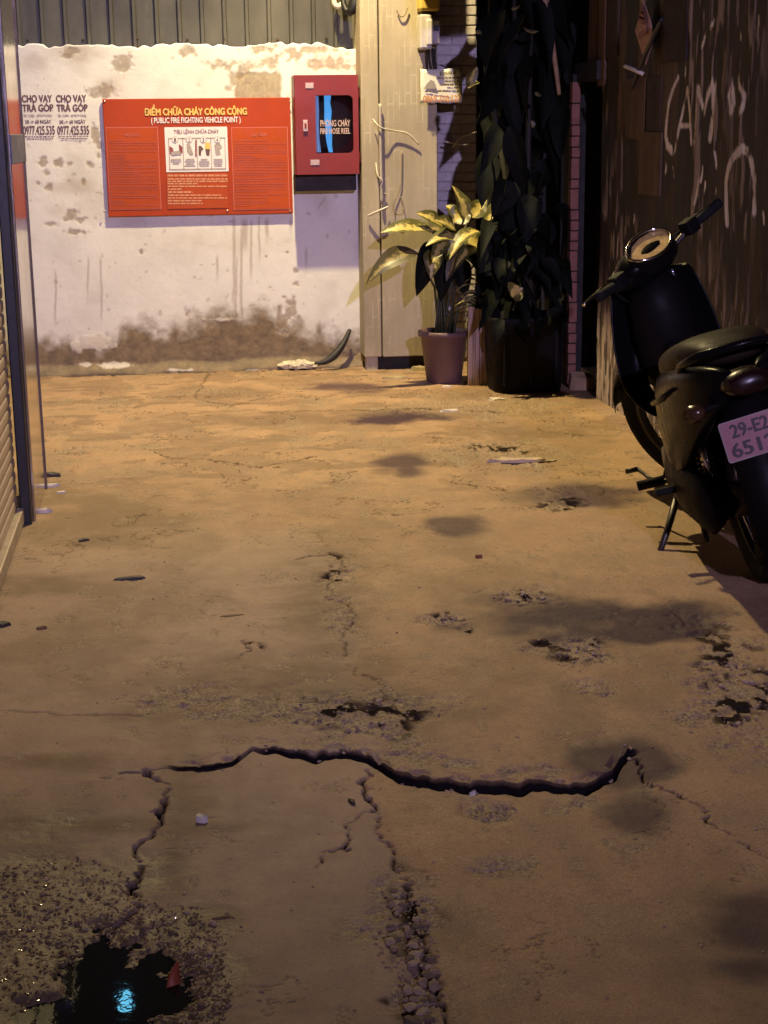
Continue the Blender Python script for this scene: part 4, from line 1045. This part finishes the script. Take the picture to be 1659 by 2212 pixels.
lv = [((935, 500), (827, 488), .15, .02, LM1, -.10, .5), ((900, 545), (790, 603), .13, .10, LM4, -.22, .2), ((950, 520), (900, 640), .16, .12, LM2, -.05, -.5), ((1010, 480), (985, 398), .13, .0, LM1, .0, .9), ((1045, 490), (1118, 392), .11, .0, LM1, .05, -.7),
      ((985, 500), (945, 470), .12, .04, LM1, -.16, .3), ((1000, 520), (925, 520), .13, .10, LM1, -.2, .4), ((1035, 500), (970, 548), .11, .12, LM1, -.26, .6), ((1030, 535), (985, 570), .08, .1, LM1, -.24, .2), ((1060, 520), (1085, 548), .13, .12, LM1, -.2, -.3),
      ((980, 480), (1015, 450), .14, .05, LM1, .02, .2), ((940, 540), (930, 600), .12, .1, LM1, -.12, .2), ((960, 500), (870, 470), .13, -.02, LM4, .04, .6), ((985, 560), (1010, 640), .13, .1, LM2, -.1, .3), ((960, 560), (955, 650), .13, .1, LM2, -.1, 0), ((1000, 540), (1060, 600), .14, .08, LM2, -.02, 0), ((930, 560), (905, 610), .12, .08, LM2, .02, 0),
      ((1020, 470), (1050, 430), .12, .04, LM1, -.02, -.2), ((990, 470), (965, 440), .10, .04, LM1, .08, .2), ((1010, 510), (1050, 560), .13, .06, LM1, -.12, .3), ((965, 520), (935, 560), .10, .06, LM1, -.22, .2), ((955, 490), (905, 455), .11, .04, LM1, -.06, .3), ((1000, 540), (965, 600), .10, .08, LM4, -.2, .1)]
for (b_, e_, w, dr, m, dy, ro) in lv:
    leaf('leaf', Q(*b_, dy*.4), Q(*e_, dy), w, dr, m, plant, roll=ro*.35, wav=.05)
for (a, b) in ((935, 500), (900, 545), (950, 520), (1010, 480), (1045, 490), (985, 500), (1035, 500), (1060, 520), (980, 480), (960, 560), (1000, 540), (930, 560)):
    e_ = Vector(Q(a, b, -.04))-Vector(plant.location); s0 = Vector((random.uniform(-.06, .06), random.uniform(-.05, .05), .27))
    mid = s0*.5+e_*.5+Vector((-(e_.x-s0.x)*.25, 0, .05))
    mb = MB(); mb.tube([s0, s0*.6+mid*.4, mid, e_], [.011, .009, .007, .005], 6); mb.build('stem', stm, plant, smooth=True)
# small strappy plant beside the pot
sp_ = empty('strap_leaf_plant', (onY(1035, 700, PYY-.12)[0], PYY-.12, 0), 'small spiky plant with pale narrow blades on the upright plank box', 'plant')
mb = MB(); mb.lathe([(.05, .40), (.06, .42), (.075, .52), (.07, .52), (.05, .45)], 14, (.02, .07, .0), cap=True); mb.build('pot', mat('pot_black', (.02, .016, .018), .5), sp_)
for k in range(22):
    a = (1036+random.uniform(-6, 8), 660+random.uniform(-35, 25)); e_ = (random.uniform(982, 1012), a[1]+random.uniform(-28, 42))
    if k % 5 == 4: e_ = (random.uniform(1040, 1070), a[1]+random.uniform(-30, 20))
    leaf('blade', Q(*a, -.08), Q(*e_, -.16+random.uniform(-.06, .06)), .020, .22, LM3, sp_, nu=6)
# upright plank box
ub = gr(1035, 832)
pbx = empty('upright_plank', (ub[0], ub[1], 0), 'pinkish grooved upright board standing between pot and dark bin', 'board')
gpm = mat('grooved_board', (.24, .15, .13), .75, var=.35, scale=7, stretch=(1, 1, .08), col2=(.36, .25, .20))
x = -.065
for w in (.03, .012, .028, .016, .034):
    mb = MB(); mb.box((x, random.uniform(0, .008), 0), (x+w-.003, .03, .47+random.uniform(-.012, .006))); mb.build('slat', gpm, pbx, bevel=.002); x += w
mb = MB(); mb.box((-.06, .028, 0), (.055, .07, .44)); mb.build('backing', dk, pbx)
# dark bin with big dark leaved plant
bc = gr(1148, 850); BY = bc[1]+.2
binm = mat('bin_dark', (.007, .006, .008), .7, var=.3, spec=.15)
bn = empty('plant_bin', (bc[0], BY, 0), 'tall dark plastic bin holding the big dark leaved plant', 'bin')
mb = MB()
def sqr(hx, hy, z, p=5): return [(v[0], v[2], z) for v in ellring(0, 0, 0, hx, hy, 28, p)]
mb.loft([sqr(.20, .17, 0), sqr(.205, .175, .02), sqr(.225, .19, .41), sqr(.235, .20, .415), sqr(.235, .20, .44), sqr(.22, .185, .44), sqr(.205, .17, .37)]); mb.build('body', binm, bn, smooth=True)
for xx in (-.15, 0, .15):
    mb = MB(); mb.box((xx-.012, -.192, .05), (xx+.012, -.17, .37)); mb.build('rib', binm, bn, bevel=.005)
big = empty('dark_leaf_plant', (bc[0], BY, .36), 'tall plant with big dark drooping leaves rising from the dark bin', 'plant')
def Qb(a, b, dy=0.0): return tuple(onY(a, b, BY+dy))
for k in range(5):
    tx = random.uniform(-.25, .15); mb = MB(); mb.tube([(random.uniform(-.06, .06), random.uniform(-.05, .05), 0), (tx*.3, .02, .7), (tx, .05, 1.5+.1*k)], [.028, .022, .012], 8); mb.build('stem', mat('stem_dark', (.02, .018, .012), .7), big, smooth=True)
spots = []
for k in range(78):
    a = random.uniform(1050, 1222); b = random.uniform(-90, 640)
    if a < 1065 and b > 380: continue
    ang = random.uniform(-.9, .9); L = random.uniform(90, 190)
    e_ = (a+math.sin(ang)*L*.7, b+abs(math.cos(ang))*L)
    e_ = (min(max(e_[0], 1038), 1228), e_[1])
    dy = random.uniform(-.16, .30)
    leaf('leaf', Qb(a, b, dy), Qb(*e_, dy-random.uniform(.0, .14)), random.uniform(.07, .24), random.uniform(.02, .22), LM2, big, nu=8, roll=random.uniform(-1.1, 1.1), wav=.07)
for (a, b), (c_, d), w, ro in (((1105, 640), (1128, 622), .13, .3), ((1010, 190), (1032, 145), .06, .5), ((1030, 175), (1012, 188), .07, .2)):
    leaf('leaf', Qb(a, b, -.25), Qb(c_, d, -.28), w, .1, LM1, big, nu=7, roll=ro)
for a, b, c_, d in ((1130, 60, 1165, 62), (1105, 20, 1122, 10), (1030, 66, 1040, 72), (1155, 200, 1170, 205), (1148, 260, 1152, 275)):
    leaf('dry_leaf', Qb(a, b, -.28), Qb(c_, d, -.3), .035, -.25, LM4, big, nu=7)
for k in range(34):
    a = random.uniform(1050, 1215); b = random.uniform(480, 660); ang = random.uniform(-1.1, 1.1); L = random.uniform(50, 120)
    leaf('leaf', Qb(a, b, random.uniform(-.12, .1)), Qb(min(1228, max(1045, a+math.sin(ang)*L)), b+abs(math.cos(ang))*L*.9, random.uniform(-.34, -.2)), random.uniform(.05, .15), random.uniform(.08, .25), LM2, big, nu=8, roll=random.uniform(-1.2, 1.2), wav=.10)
for a, b, c_, d, w in ((1170, 560, 1215, 610, .09), (1180, 700, 1220, 670, .1), (1090, 560, 1075, 600, .1), (1120, 700, 1140, 740, .1), (1085, 690, 1070, 740, .08)):
    leaf('leaf', Qb(a, b, -.24), Qb(c_, d, -.30), w, .1, LM2, big, nu=7)

# ================================================================== MOTORBIKE
bike = empty('motorbike', (2.062, 5.36, 0.0), 'black underbone motorbike with pinkish number plate leaning on its side stand', 'motorbike')
bike.rotation_euler = (0, R(-14), R(-7.5)); bike.scale = (1.06, 1.06, 1.06)
gl = mat('bike_black', (.0045, .004, .0045), .28, var=.2, bump=0, coat=.03, rvar=.08, spec=.3, ior=1.18)
pl = mat('bike_plastic', (.007, .006, .006), .5, var=.2, bump=.05, spec=.25, ior=1.2)
pl2 = mat('bike_plastic_grey', (.040, .028, .027), .42, var=.2, bump=.05)
rbm = mat('bike_rubber', (.007, .0065, .007), .8, bump=.2, spec=.2)
chm = mat('bike_chrome', (.72, .68, .62), .12, 1.0, var=.1, bump=0, rvar=.05)
eng = mat('bike_engine', (.035, .032, .03), .45, .6, var=.3)
stl = mat('bike_steel', (.07, .062, .058), .45, .7)
vin = mat('bike_seat', (.022, .015, .010), .5, spec=.25, ior=1.25, var=.2, bump=.15, bscale=120)
AX = Vector((0, -math.sin(R(26)), math.cos(R(26)))); STEER = Matrix.Translation((0, .36, .95)) @ Matrix.Rotation(R(36), 4, AX) @ Matrix.Translation((0, -.36, -.95))
def steer(o):
    o.data.transform(STEER); return o
def wheel(name, y):
    w = MB(); w.lathe([(.205, -.016), (.235, -.032), (.262, -.036), (.280, -.022), (.285, 0), (.280, .022), (.262, .036), (.235, .032), (.205, .016), (.205, -.016)], 40, (0, y, .285), 'x', cap=False)
    hub = MB(); hub.lathe([(.02, -.06), (.055, -.055), (.06, 0), (.055, .055), (.02, .06)], 20, (0, y, .285), 'x'); h = hub.build(name, stl, bike, smooth=True)
    w.build('tyre', rbm, h, smooth=True)
    r = MB(); r.lathe([(.195, -.018), (.208, -.020), (.208, .020), (.195, .018), (.195, -.018)], 40, (0, y, .285), 'x', cap=False); r.build('rim', stl, h, smooth=True)
    for k in range(18):
        a = 6.283*k/18; s = MB(); sx = .03 if k % 2 else -.03
        s.tube([(sx, y+.05*math.cos(a+.4), .285+.05*math.sin(a+.4)), (0, y+.198*math.cos(a), .285+.198*math.sin(a))], .002, 5); s.build('spoke', chm, h)
wheel('front_wheel', .64); wheel('rear_wheel', -.56)
for o in bike.children:
    if o.name.startswith('front_wheel'):
        steer(o)
        for c_ in o.children: steer(c_)
# fenders
def fender(name, y, a0, a1, rr, hw_):
    mb = MB(); rings = []
    for k in range(13):
        a = R(a0+(a1-a0)*k/12); c, s = math.cos(a), math.sin(a); ring = []
        for j in range(7):
            q = (j-3)/3; r = rr-.035*q*q; ring.append((hw_*q, y+r*c, .285+r*s))
        rings.append(ring)
    mb.loft(rings, closed=False); return mb.build(name, gl, bike, smooth=True, recalc=False, solid=.004)
steer(fender('front_fender', .64, 20, 170, .325, .055))
fender('rear_fender', -.56, 40, 205, .345, .07)
for s in (-1, 1):
    mb = MB(); mb.tube([(s*.075, .64, .285), (s*.075, .52, .58), (s*.07, .44, .80)], [.022, .020, .018], 10); steer(mb.build('fork_leg', stl, bike, smooth=True))
mb = MB(); mb.tube([(0, .46, .60), (0, .37, .93)], .03, 10); mb.build('steering_head', stl, bike, smooth=True)
# leg shield
def wing(s):
    out = [(.15, .41, .93), (.185, .385, .80), (.205, .36, .66), (.205, .335, .56), (.185, .31, .50), (.15, .28, .45), (.11, .25, .42)]
    inn = [(.04, .44, .93), (.05, .44, .80), (.065, .43, .66), (.105, .385, .54), (.09, .34, .50), (.08, .30, .46), (.07, .26, .43)]
    rings = []
    for o_, i_ in zip(out, inn):
        r = []
        for k in range(7):
            u = k/6; bul = .035*math.sin(math.pi*u)
            r.append((s*(i_[0]+(o_[0]-i_[0])*u), i_[1]+(o_[1]-i_[1])*u+bul, i_[2]+(o_[2]-i_[2])*u))
        rings.append(r)
    mb = MB(); mb.loft(rings, closed=False); mb.build('leg_shield', gl, bike, smooth=True, recalc=False, solid=.012, subdiv=1)
wing(-1); wing(1)
mb = MB(); mb.loft([ellring(0, .46, .70, .06, .22, 16, 2.6), ellring(0, .40, .70, .12, .235, 16, 2.6), ellring(0, .36, .72, .11, .21, 16, 2.6), ellring(0, .31, .74, .06, .12, 16, 2.6)]); mb.build('front_cover', pl, bike, smooth=True)
mb = MB(); mb.lathe([(.014, -.01), (.018, 0), (.012, .006)], 14, (.045, .325, .78), 'y'); mb.build('key_switch', chm, bike, smooth=True)
# spine and side bodies
mb = MB(); mb.loft([ellring(0, .34, .60, .055, .10), ellring(0, .22, .50, .06, .10), ellring(0, .05, .47, .065, .10), ellring(0, -.10, .50, .085, .13)]); mb.build('spine_cover', pl2, bike, smooth=True)
for s in (-1, 1):
    mb = MB()
    mb.loft([ellring(s*.05, .08, .48, .035, .11, 16, 2.5), ellring(s*.095, -.05, .46, .055, .185, 16, 2.5), ellring(s*.125, -.22, .48, .062, .20, 16, 2.5), ellring(s*.135, -.42, .55, .060, .175, 16, 2.5), ellring(s*.125, -.62, .64, .055, .125, 16, 2.5), ellring(s*.09, -.80, .70, .050, .080, 16, 2.5), ellring(s*.035, -.90, .735, .02, .03, 16, 2.5)])
    sc = mb.build('side_cover', gl, bike, smooth=True, subdiv=1)
    mb = MB(); mb.tube([(s*.150, -.10, .56), (s*.188, -.26, .59), (s*.192, -.46, .64), (s*.172, -.64, .70)], [.006, .010, .010, .005], 8); mb.build('trim', gl, sc, smooth=True)
    mb = MB(); mb.lathe([(.022, 0), (.024, s*.006), (.010, s*.010)], 14, (s*.149, -.07, .45), 'x'); mb.build('cap', rbm, sc, smooth=True)
mb = MB()
mb.loft([ellring(0, .07, .615, .045, .018, 20, 2.4), ellring(0, .03, .635, .085, .035, 20, 2.6), ellring(0, -.10, .665, .120, .055, 20, 2.8), ellring(0, -.28, .70, .155, .066, 20, 2.8), ellring(0, -.46, .745, .160, .064, 20, 2.8), ellring(0, -.64, .79, .148, .060, 20, 2.8), ellring(0, -.76, .79, .095, .038, 20, 2.6), ellring(0, -.81, .79, .05, .02, 20, 2.4)])
seat = mb.build('seat', vin, bike, smooth=True, subdiv=1)
mb = MB(); mb.tube([(x_, y_, z_) for x_, y_, z_ in ((-.125, -.12, .64), (-.148, -.30, .668), (-.148, -.48, .715), (-.132, -.66, .758))], .005, 6); mb.build('piping', pl, seat, smooth=True)
mb = MB(); mb.tube([(-.13, -.55, .72), (-.15, -.72, .78), (-.12, -.90, .83), (0, -.94, .84), (.12, -.90, .83), (.15, -.72, .78), (.13, -.55, .72)], .013, 8); mb.build('grab_rail', gl, bike, smooth=True)
t_ = MB(); t_.loft([ellring(0, -.84, .715, .085, .045), ellring(0, -.91, .72, .07, .040), ellring(0, -.935, .72, .04, .022)]); t_.build('tail_light', mat('tail_red', (.012, .003, .003), .3, bump=0), bike, smooth=True)
for s in (-1, 1):
    mb = MB(); mb.tube([(s*.06, -.82, .66), (s*.13, -.84, .655)], .010, 8); q = mb.build('indicator', pl, bike)
    mb = MB(); mb.loft([ellring(s*.15, -.87, .655, .012, .012), ellring(s*.16, -.85, .655, .035, .028), ellring(s*.15, -.82, .655, .02, .018)]); mb.build('lens', mat('amber_lens', (.05, .022, .01), .25, bump=0), q, smooth=True)
# mud guard and number plate
mb = MB(); mb.loft([[(-.07, -.80, .66), (0, -.835, .67), (.07, -.80, .66)], [(-.085, -.86, .55), (0, -.89, .56), (.085, -.86, .55)], [(-.08, -.93, .36), (0, -.955, .36), (.08, -.93, .36)], [(-.07, -.97, .24), (0, -.99, .24), (.07, -.97, .24)]], closed=False); mb.build('mud_guard', pl, bike, smooth=True, recalc=False, solid=.005)
PLT = empty('plate_pivot')  # replaced below by the plate itself
bpy.data.objects.remove(PLT)
mb = MB(); mb.prism(rrect(-.095, -.07, .095, .07, .010), -.002, .0)
plate = mb.build('number_plate', mat('plate_pink', (.27, .115, .125), .45, var=.12, scale=10, bump=0), bike)
plate['label'] = 'pale pinkish number plate with dark characters'
mb = MB(); n_ = 28; A_ = rrect(-.095, -.07, .095, .07, .010); B_ = rrect(-.090, -.065, .090, .065, .008)
nn_ = len(A_); mb.add([(a, -.0035, b) for a, b in A_]+[(a, -.0035, b) for a, b in B_], [(k, (k+1) % nn_, nn_+(k+1) % nn_, nn_+k) for k in range(nn_)]); mb.build('plate_rim', mat('plate_rim', (.28, .20, .20), .4, bump=0), plate, recalc=False)
pk = mat('plate_ink', (.03, .018, .02), .5, bump=0)
def ptext(b_, x0, x1, z0, z1):
    src = text_mesh(b_, .0); co = np.empty(len(src.vertices)*3); src.vertices.foreach_get('co', co); co = co.reshape(-1, 3); co, F = fat(co, src, .030); a, b = co.min(0), co.max(0)
    n2 = np.empty_like(co); n2[:, 0] = x0+(co[:, 0]-a[0])/(b[0]-a[0])*(x1-x0); n2[:, 2] = z0+(co[:, 1]-a[1])/(b[1]-a[1])*(z1-z0); n2[:, 1] = -.0042-co[:, 2]
    me = bpy.data.meshes.new('lettering'); me.from_pydata(n2.tolist(), [], F); me.update(); return link_mesh('lettering', me, pk, plate)
ptext('29-E2', -.060, .070, .008, .056); ptext('6512', -.075, .078, -.058, -.008)
plate.scale = (.86, .86, .86); plate.location = (-.025, -.915, .565); plate.rotation_euler = (R(-14), R(-6), R(-12))
mb = MB(); mb.box((-.05, -.895, .50), (.03, -.84, .58)); mb.build('plate_bracket', pl, bike)
# engine, pegs, stand, exhaust
mb = MB(); mb.loft([ellring(0, .28, .33, .05, .05, 16, 4), ellring(0, .24, .34, .075, .075, 16, 4), ellring(0, .08, .33, .08, .08, 16, 4), ellring(0, .05, .32, .11, .115, 18, 3), ellring(0, -.18, .31, .12, .12, 18, 3), ellring(0, -.22, .31, .08, .09, 18, 3)]); mb.build('engine', eng, bike, smooth=True)
mb = MB()
for k in range(7): mb.box((-.09, .09+k*.025, .265), (.09, .098+k*.025, .415))
mb.build('cooling_fins', eng, bike)
mb = MB(); mb.lathe([(.02, -.165), (.085, -.16), (.095, -.13), (.09, -.10)], 24, (0, -.06, .30), 'x'); mb.build('clutch_cover', stl, bike, smooth=True)
mb = MB(); mb.tube([(-.20, .03, .24), (.20, .03, .24)], .010, 8); bar = mb.build('peg_bar', stl, bike)
for s in (-1, 1):
    mb = MB(); mb.tube([(s*.17, .03, .245), (s*.265, .03, .247)], .018, 10); mb.build('foot_peg', rbm, bar, smooth=True)
mb = MB(); mb.tube([(-.14, .14, .25), (-.165, .10, .22), (-.20, .20, .225), (-.225, .27, .25)], .007, 8); mb.tube([(-.225, .255, .25), (-.27, .255, .252)], .010, 8); mb.build('gear_pedal', stl, bike, smooth=True)
mb = MB(); mb.tube([(-.15, -.10, .22), (-.22, -.16, .12), (-.275, -.21, .055)], [.014, .012, .010], 8); mb.tube([(-.30, -.20, .05), (-.262, -.225, .05)], .012, 8); mb.build('side_stand', stl, bike, smooth=True)
mb = MB(); mb.tube([(-.11, -.20, .20), (-.13, -.38, .16), (-.14, -.42, .13)], .011, 8); mb.tube([(.11, -.20, .20), (.13, -.38, .16), (.14, -.42, .13)], .011, 8); mb.tube([(-.125, -.33, .17), (.125, -.33, .17)], .009, 8); mb.build('centre_stand', stl, bike, smooth=True)
mb = MB(); mb.tube([(.10, .22, .28), (.13, .10, .18), (.14, -.15, .18), (.16, -.30, .24), (.17, -.45, .27), (.18, -.86, .33), (.18, -.90, .335)], [.016, .016, .018, .03, .05, .055, .02], 14); mb.build('exhaust', chm, bike, smooth=True)
mb = MB(); mb.loft([ellring(-.11, -.02, .30, .03, .06), ellring(-.13, -.10, .29, .05, .10), ellring(-.135, -.30, .28, .05, .10), ellring(-.125, -.55, .285, .045, .10), ellring(-.11, -.64, .285, .02, .05)]); mb.build('transmission_case', pl, bike, smooth=True)
mb = MB(); mb.loft([[(-.075, -.12, .37), (-.075, -.12, .25)], [(-.085, -.30, .37), (-.085, -.30, .23)], [(-.085, -.56, .345), (-.085, -.56, .225)], [(-.08, -.64, .30), (-.08, -.64, .26)]], closed=False); mb.build('chain_case', pl, bike, solid=.03, recalc=False)
for s in (-1, 1):
    mb = MB(); mb.tube([(s*.10, -.52, .30), (s*.10, -.46, .58)], .014, 10); sk = mb.build('shock_absorber', chm, bike, smooth=True)
    mb = MB(); mb.tube([(s*.10+.026*math.cos(k*.9), -.505+.045*k/70+.026*math.sin(k*.9)*.4, .37+.17*k/70) for k in range(70)], .005, 5); mb.build('spring', stl, sk, smooth=True)
    mb = MB(); mb.tube([(s*.15, -.28, .29), (s*.25, -.31, .30)], .014, 8); mb.build('rear_peg', rbm, bike, smooth=True)
# handlebar, turned left on its raked steering axis
ax = AX
hb = MB(); hb.tube([(-.34, -.09, .06), (-.20, -.04, .04), (-.08, .0, .0), (.08, .0, .0), (.20, -.04, .04), (.34, -.09, .06)], .011, 10)
hb = hb.build('handlebar', stl, bike, smooth=True)
hb.location = (0, .36, .95)
hb.rotation_euler = (Matrix.Rotation(R(36), 3, ax)).to_euler()
mb = MB(); mb.loft([ellring(0, -.07, .03, .04, .03, 20, 2.3), ellring(0, -.05, .03, .125, .05, 20, 2.3), ellring(0, .0, .02, .155, .075, 20, 2.3), ellring(0, .06, .01, .14, .085, 20, 2.3), ellring(0, .12, -.01, .09, .065, 20, 2.3), ellring(0, .14, -.01, .03, .03, 20, 2.3)]); cov = mb.build('headset_cover', gl, hb, smooth=True, subdiv=1)
mb = MB(); mb.loft([ellring(0, .10, -.01, .09, .06), ellring(0, .15, -.015, .085, .055), ellring(0, .17, -.015, .04, .03)]); mb.build('headlight', mat('head_glass', (.35, .34, .32), .1, bump=0), hb, smooth=True)
alm = []
for k in range(40):
    q = 6.283*k/40; c, s = math.cos(q), math.sin(q)
    alm.append((.106*c+.012*s, .070*math.copysign(abs(s)**1.15, s)))
def dpt(a, b, h): return (a, -.050+b*.86-h*.51+.01, .094+b*.51+h*.86-.012)
mb = MB(); mb.tube([dpt(a, b, .004) for a, b in alm+alm[:2]], .0058, 8, cap=False); mb.build('dial_bezel', chm, hb, smooth=True)
mb = MB(); mb.add([dpt(a, b, -.004) for a, b in alm], [tuple(range(40))]); mb.build('dial_face', mat('dial_face', (.62, .42, .15), .3, var=.35, scale=30, bump=.3, bscale=25), hb, recalc=False)  # yellow reflection on the lens is put into the face colour
mb = MB(); mb.add([dpt(a*1.0, b, -.06) for a, b in alm]+[dpt(a, b, 0) for a, b in alm], [(k, (k+1) % 40, 40+(k+1) % 40, 40+k) for k in range(40)]+[tuple(range(40))]); mb.build('dial_case', pl, hb, smooth=False)
mb = MB(); mb.add([dpt(a, b, -.001) for a, b in [(-.104, .0), (-.080, .036), (-.03, .062), (.02, .068), (.07, .056), (.10, .012), (.070, .050), (.015, .058), (-.04, .046), (-.088, .010)]], [tuple(range(10))]); mb.build('dial_shade', mat('dial_black', (.01, .01, .01), .3, bump=0), hb, recalc=False)
for s in (-1, 1):
    mb = MB(); mb.tube([(s*.22, -.05, .043), (s*.25, -.062, .048), (s*.335, -.089, .06), (s*.345, -.092, .061)], [.016, .018, .019, .016], 12); mb.build('grip', rbm, hb, smooth=True)
    mb = MB(); mb.box((s*.20-.03, -.075, .02), (s*.20+.03, -.02, .075)); mb.build('switch_block', pl, hb, bevel=.008)
    mb = MB(); mb.tube([(s*.20, .0, .045), (s*.24, .012, .048), (s*.36, -.03, .055), (s*.37, -.034, .055)], [.009, .007, .006, .008], 8); mb.build('brake_lever', chm, hb, smooth=True)

for x0_, pts in ((0, [(-.20, -.02, .045), (-.17, .06, .02), (-.08, .10, -.10), (-.03, .08, -.22)]), (1, [(.20, -.02, .045), (.16, .07, .02), (.08, .11, -.10), (.03, .08, -.22)])):
    mb = MB(); mb.tube(pts, .0045, 6); mb.build('cable', rbm, hb, smooth=True)
# ================================================================== LITTER AND SMALL THINGS
def chip(name, cx, cy, sx, sy, h, m, label, cat='litter', rz=0.0, kinds=0):
    p = gr(cx, cy); hi, z = ground_z(p[0], p[1]); rnd = random.Random(int(cx*7+cy))
    n = 9; pts = []
    for k in range(n):
        a = 6.283*k/n; r = rnd.uniform(.75, 1.15); pts.append((sx*r*math.cos(a), sy*r*math.sin(a)))
    mb = MB(); b0 = [(a, b, 0) for a, b in pts]; b1 = [(a*.85, b*.85, h*rnd.uniform(.6, 1.1)) for a, b in pts]
    mb.v = b0+b1+[(0, 0, h*1.1)]; mb.f = [tuple(range(n))[::-1]]+[(k, (k+1) % n, n+(k+1) % n, n+k) for k in range(n)]+[(n+k, n+(k+1) % n, 2*n) for k in range(n)]
    o = mb.build(name, m); o.location = (p[0], p[1], max(z, hi-.01)-.002); o.rotation_euler = (0, 0, rz); return tag(o, label, cat)
wp = mat('litter_white', (.70, .62, .52), .6); dkp = mat('litter_dark', (.045, .035, .03), .7); brp = mat('litter_brown', (.16, .09, .045), .8); orp = mat('litter_orange', (.42, .10, .045), .5)
chip('foam_scrap', 972, 887, .065, .022, .012, wp, 'curved white foam scrap on the ground before the potted plant', 'scrap', .2)
chip('foam_scrap', 1075, 863, .055, .03, .022, wp, 'white foam lump on the ground in front of the dark bin', 'scrap')
chip('broken_tile', 1115, 996, .145, .032, .016, mat('tile_pale', (.55, .42, .27), .7), 'long pale broken tile lying in rubble on the alley', 'tile', -.1)
chip('broken_tile', 1190, 994, .045, .02, .014, mat('tile_pale', (.55, .42, .27), .7), 'small pale tile chip beside the long broken tile', 'tile')
chip('pebble', 438, 1773, .016, .013, .016, mat('pebble_white', (.62, .58, .5), .6), 'white topped pebble on the cracked slab left of the thin crack', 'pebble')
chip('pebble', 1021, 1697, .010, .009, .012, wp, 'small white pebble on the lip of the wide crack', 'pebble')
chip('wood_chip', 282, 1248, .062, .018, .012, dkp, 'dark flat wood sliver lying on the bare concrete', 'wood chip', .1)
chip('wood_chip', 180, 1168, .028, .012, .012, dkp, 'small dark wood chip near the shutter foot', 'wood chip', .6)
chip('wood_chip', 112, 1029, .045, .028, .022, dkp, 'dark scrap at the far foot of the steel door frame', 'scrap')
chip('paper_scrap', 110, 1052, .04, .02, .016, wp, 'white paper scrap beside the steel door frame foot', 'scrap')
chip('paper_scrap', 132, 1066, .028, .018, .010, wp, 'smaller paper scrap next to the white one by the door frame', 'scrap')
chip('paper_scrap', 96, 1108, .036, .016, .02, wp, 'crumpled white scrap under the near corner of the door frame', 'scrap')
chip('wood_chip', 88, 1358, .018, .012, .010, brp, 'brown chip on the grey slab near the shutter', 'wood chip')
chip('dark_scrap', 4, 1352, .03, .02, .016, dkp, 'black scrap lying at the edge of the shutter rail', 'scrap')
chip('wood_chip', 760, 1732, .006, .017, .010, dkp, 'tiny dark sliver beside the thin forked crack', 'wood chip', .4)
chip('wood_chip', 1035, 1205, .014, .010, .012, mat('red_chip', (.16, .03, .02), .6), 'small dark red chip on the sandy concrete', 'wood chip')
chip('wood_chip', 500, 1328, .05, .012, .005, brp, 'thin brown flake stuck to the middle of the alley', 'flake', .15)
chip('wood_chip', 480, 1982, .022, .005, .005, brp, 'thin brown splinter at the edge of the rough patch', 'splinter')
chip('stone_block', 783, 788, .075, .06, .085, mat('block_yellow', (.42, .33, .18), .85, var=.3), 'yellowish stone block at the left foot of the pillar', 'stone')
chip('stone_block', 1258, 838, .085, .07, .095, mat('block_tan', (.40, .26, .15), .85, var=.35), 'tan stone block at the foot of the brick edged post', 'stone')
chip('stone_block', 905, 800, .07, .04, .03, mat('block_yellow', (.42, .33, .18), .85), 'flat yellowish stone between pillar and plum pot', 'stone')
chip('paper_scrap', 965, 836, .035, .02, .012, wp, 'white scrap just in front of the plum pot', 'scrap')
chip('concrete_lump', 852, 818, .09, .05, .02, mat('block_yellow', (.42, .33, .18), .85), 'flat concrete lump in front of the pillar foot', 'stone')
# torn orange leaf standing in the puddle
p = gr(372, 2112)
mb = MB(); mb.loft([[(-.016, 0, -.03), (.012, .004, -.03)], [(-.012, -.004, .0), (.016, .003, .004)], [(-.004, .003, .022), (.016, .006, .026)], [(.010, .002, .040), (.016, .004, .044)]], closed=False)
o = mb.build('orange_scrap', orp, None, smooth=True, recalc=False, solid=.0015); o.location = (p[0], p[1], -.018); o.rotation_euler = (R(-25), 0, R(8)); tag(o, 'torn orange plastic scrap standing in the puddle', 'scrap')
# crumpled clear plastic bag at the wall foot
p0 = gr(600, 797); p1 = gr(690, 795); mb = MB(); rings = []
for k in range(15):
    u = k/14; r = .045*math.sin(math.pi*min(1, u*.94+.05))**.6
    cx_, cy_ = p0[0]+(p1[0]-p0[0])*u, p0[1]+(p1[1]-p0[1])*u-.03
    rings.append([(cx_+random.uniform(-.008, .008), cy_+r*1.1*math.cos(6.283*j/12)*random.uniform(.7, 1.2), max(-.01, .028+r*.75*math.sin(6.283*j/12)*random.uniform(.6, 1.3))) for j in range(12)])
mb.loft(rings); tag(mb.build('plastic_bag', mat('bag_plastic', (.72, .66, .48), .18, var=.2, scale=25, bump=.4, bscale=30, coat=.4), None), 'crumpled pale plastic bag lying along the foot of the white wall', 'bag')
# far buildings at the sides so the alley stays closed from other viewpoints
bl = tag(MB().box((-6.0, WALLY+.5, -.1), (4.5, WALLY+3.5, 5.0)).build('house_behind', mat('house_dark', (.05, .045, .04), .9)), 'dark house rising behind the corrugated sheet', 'house')
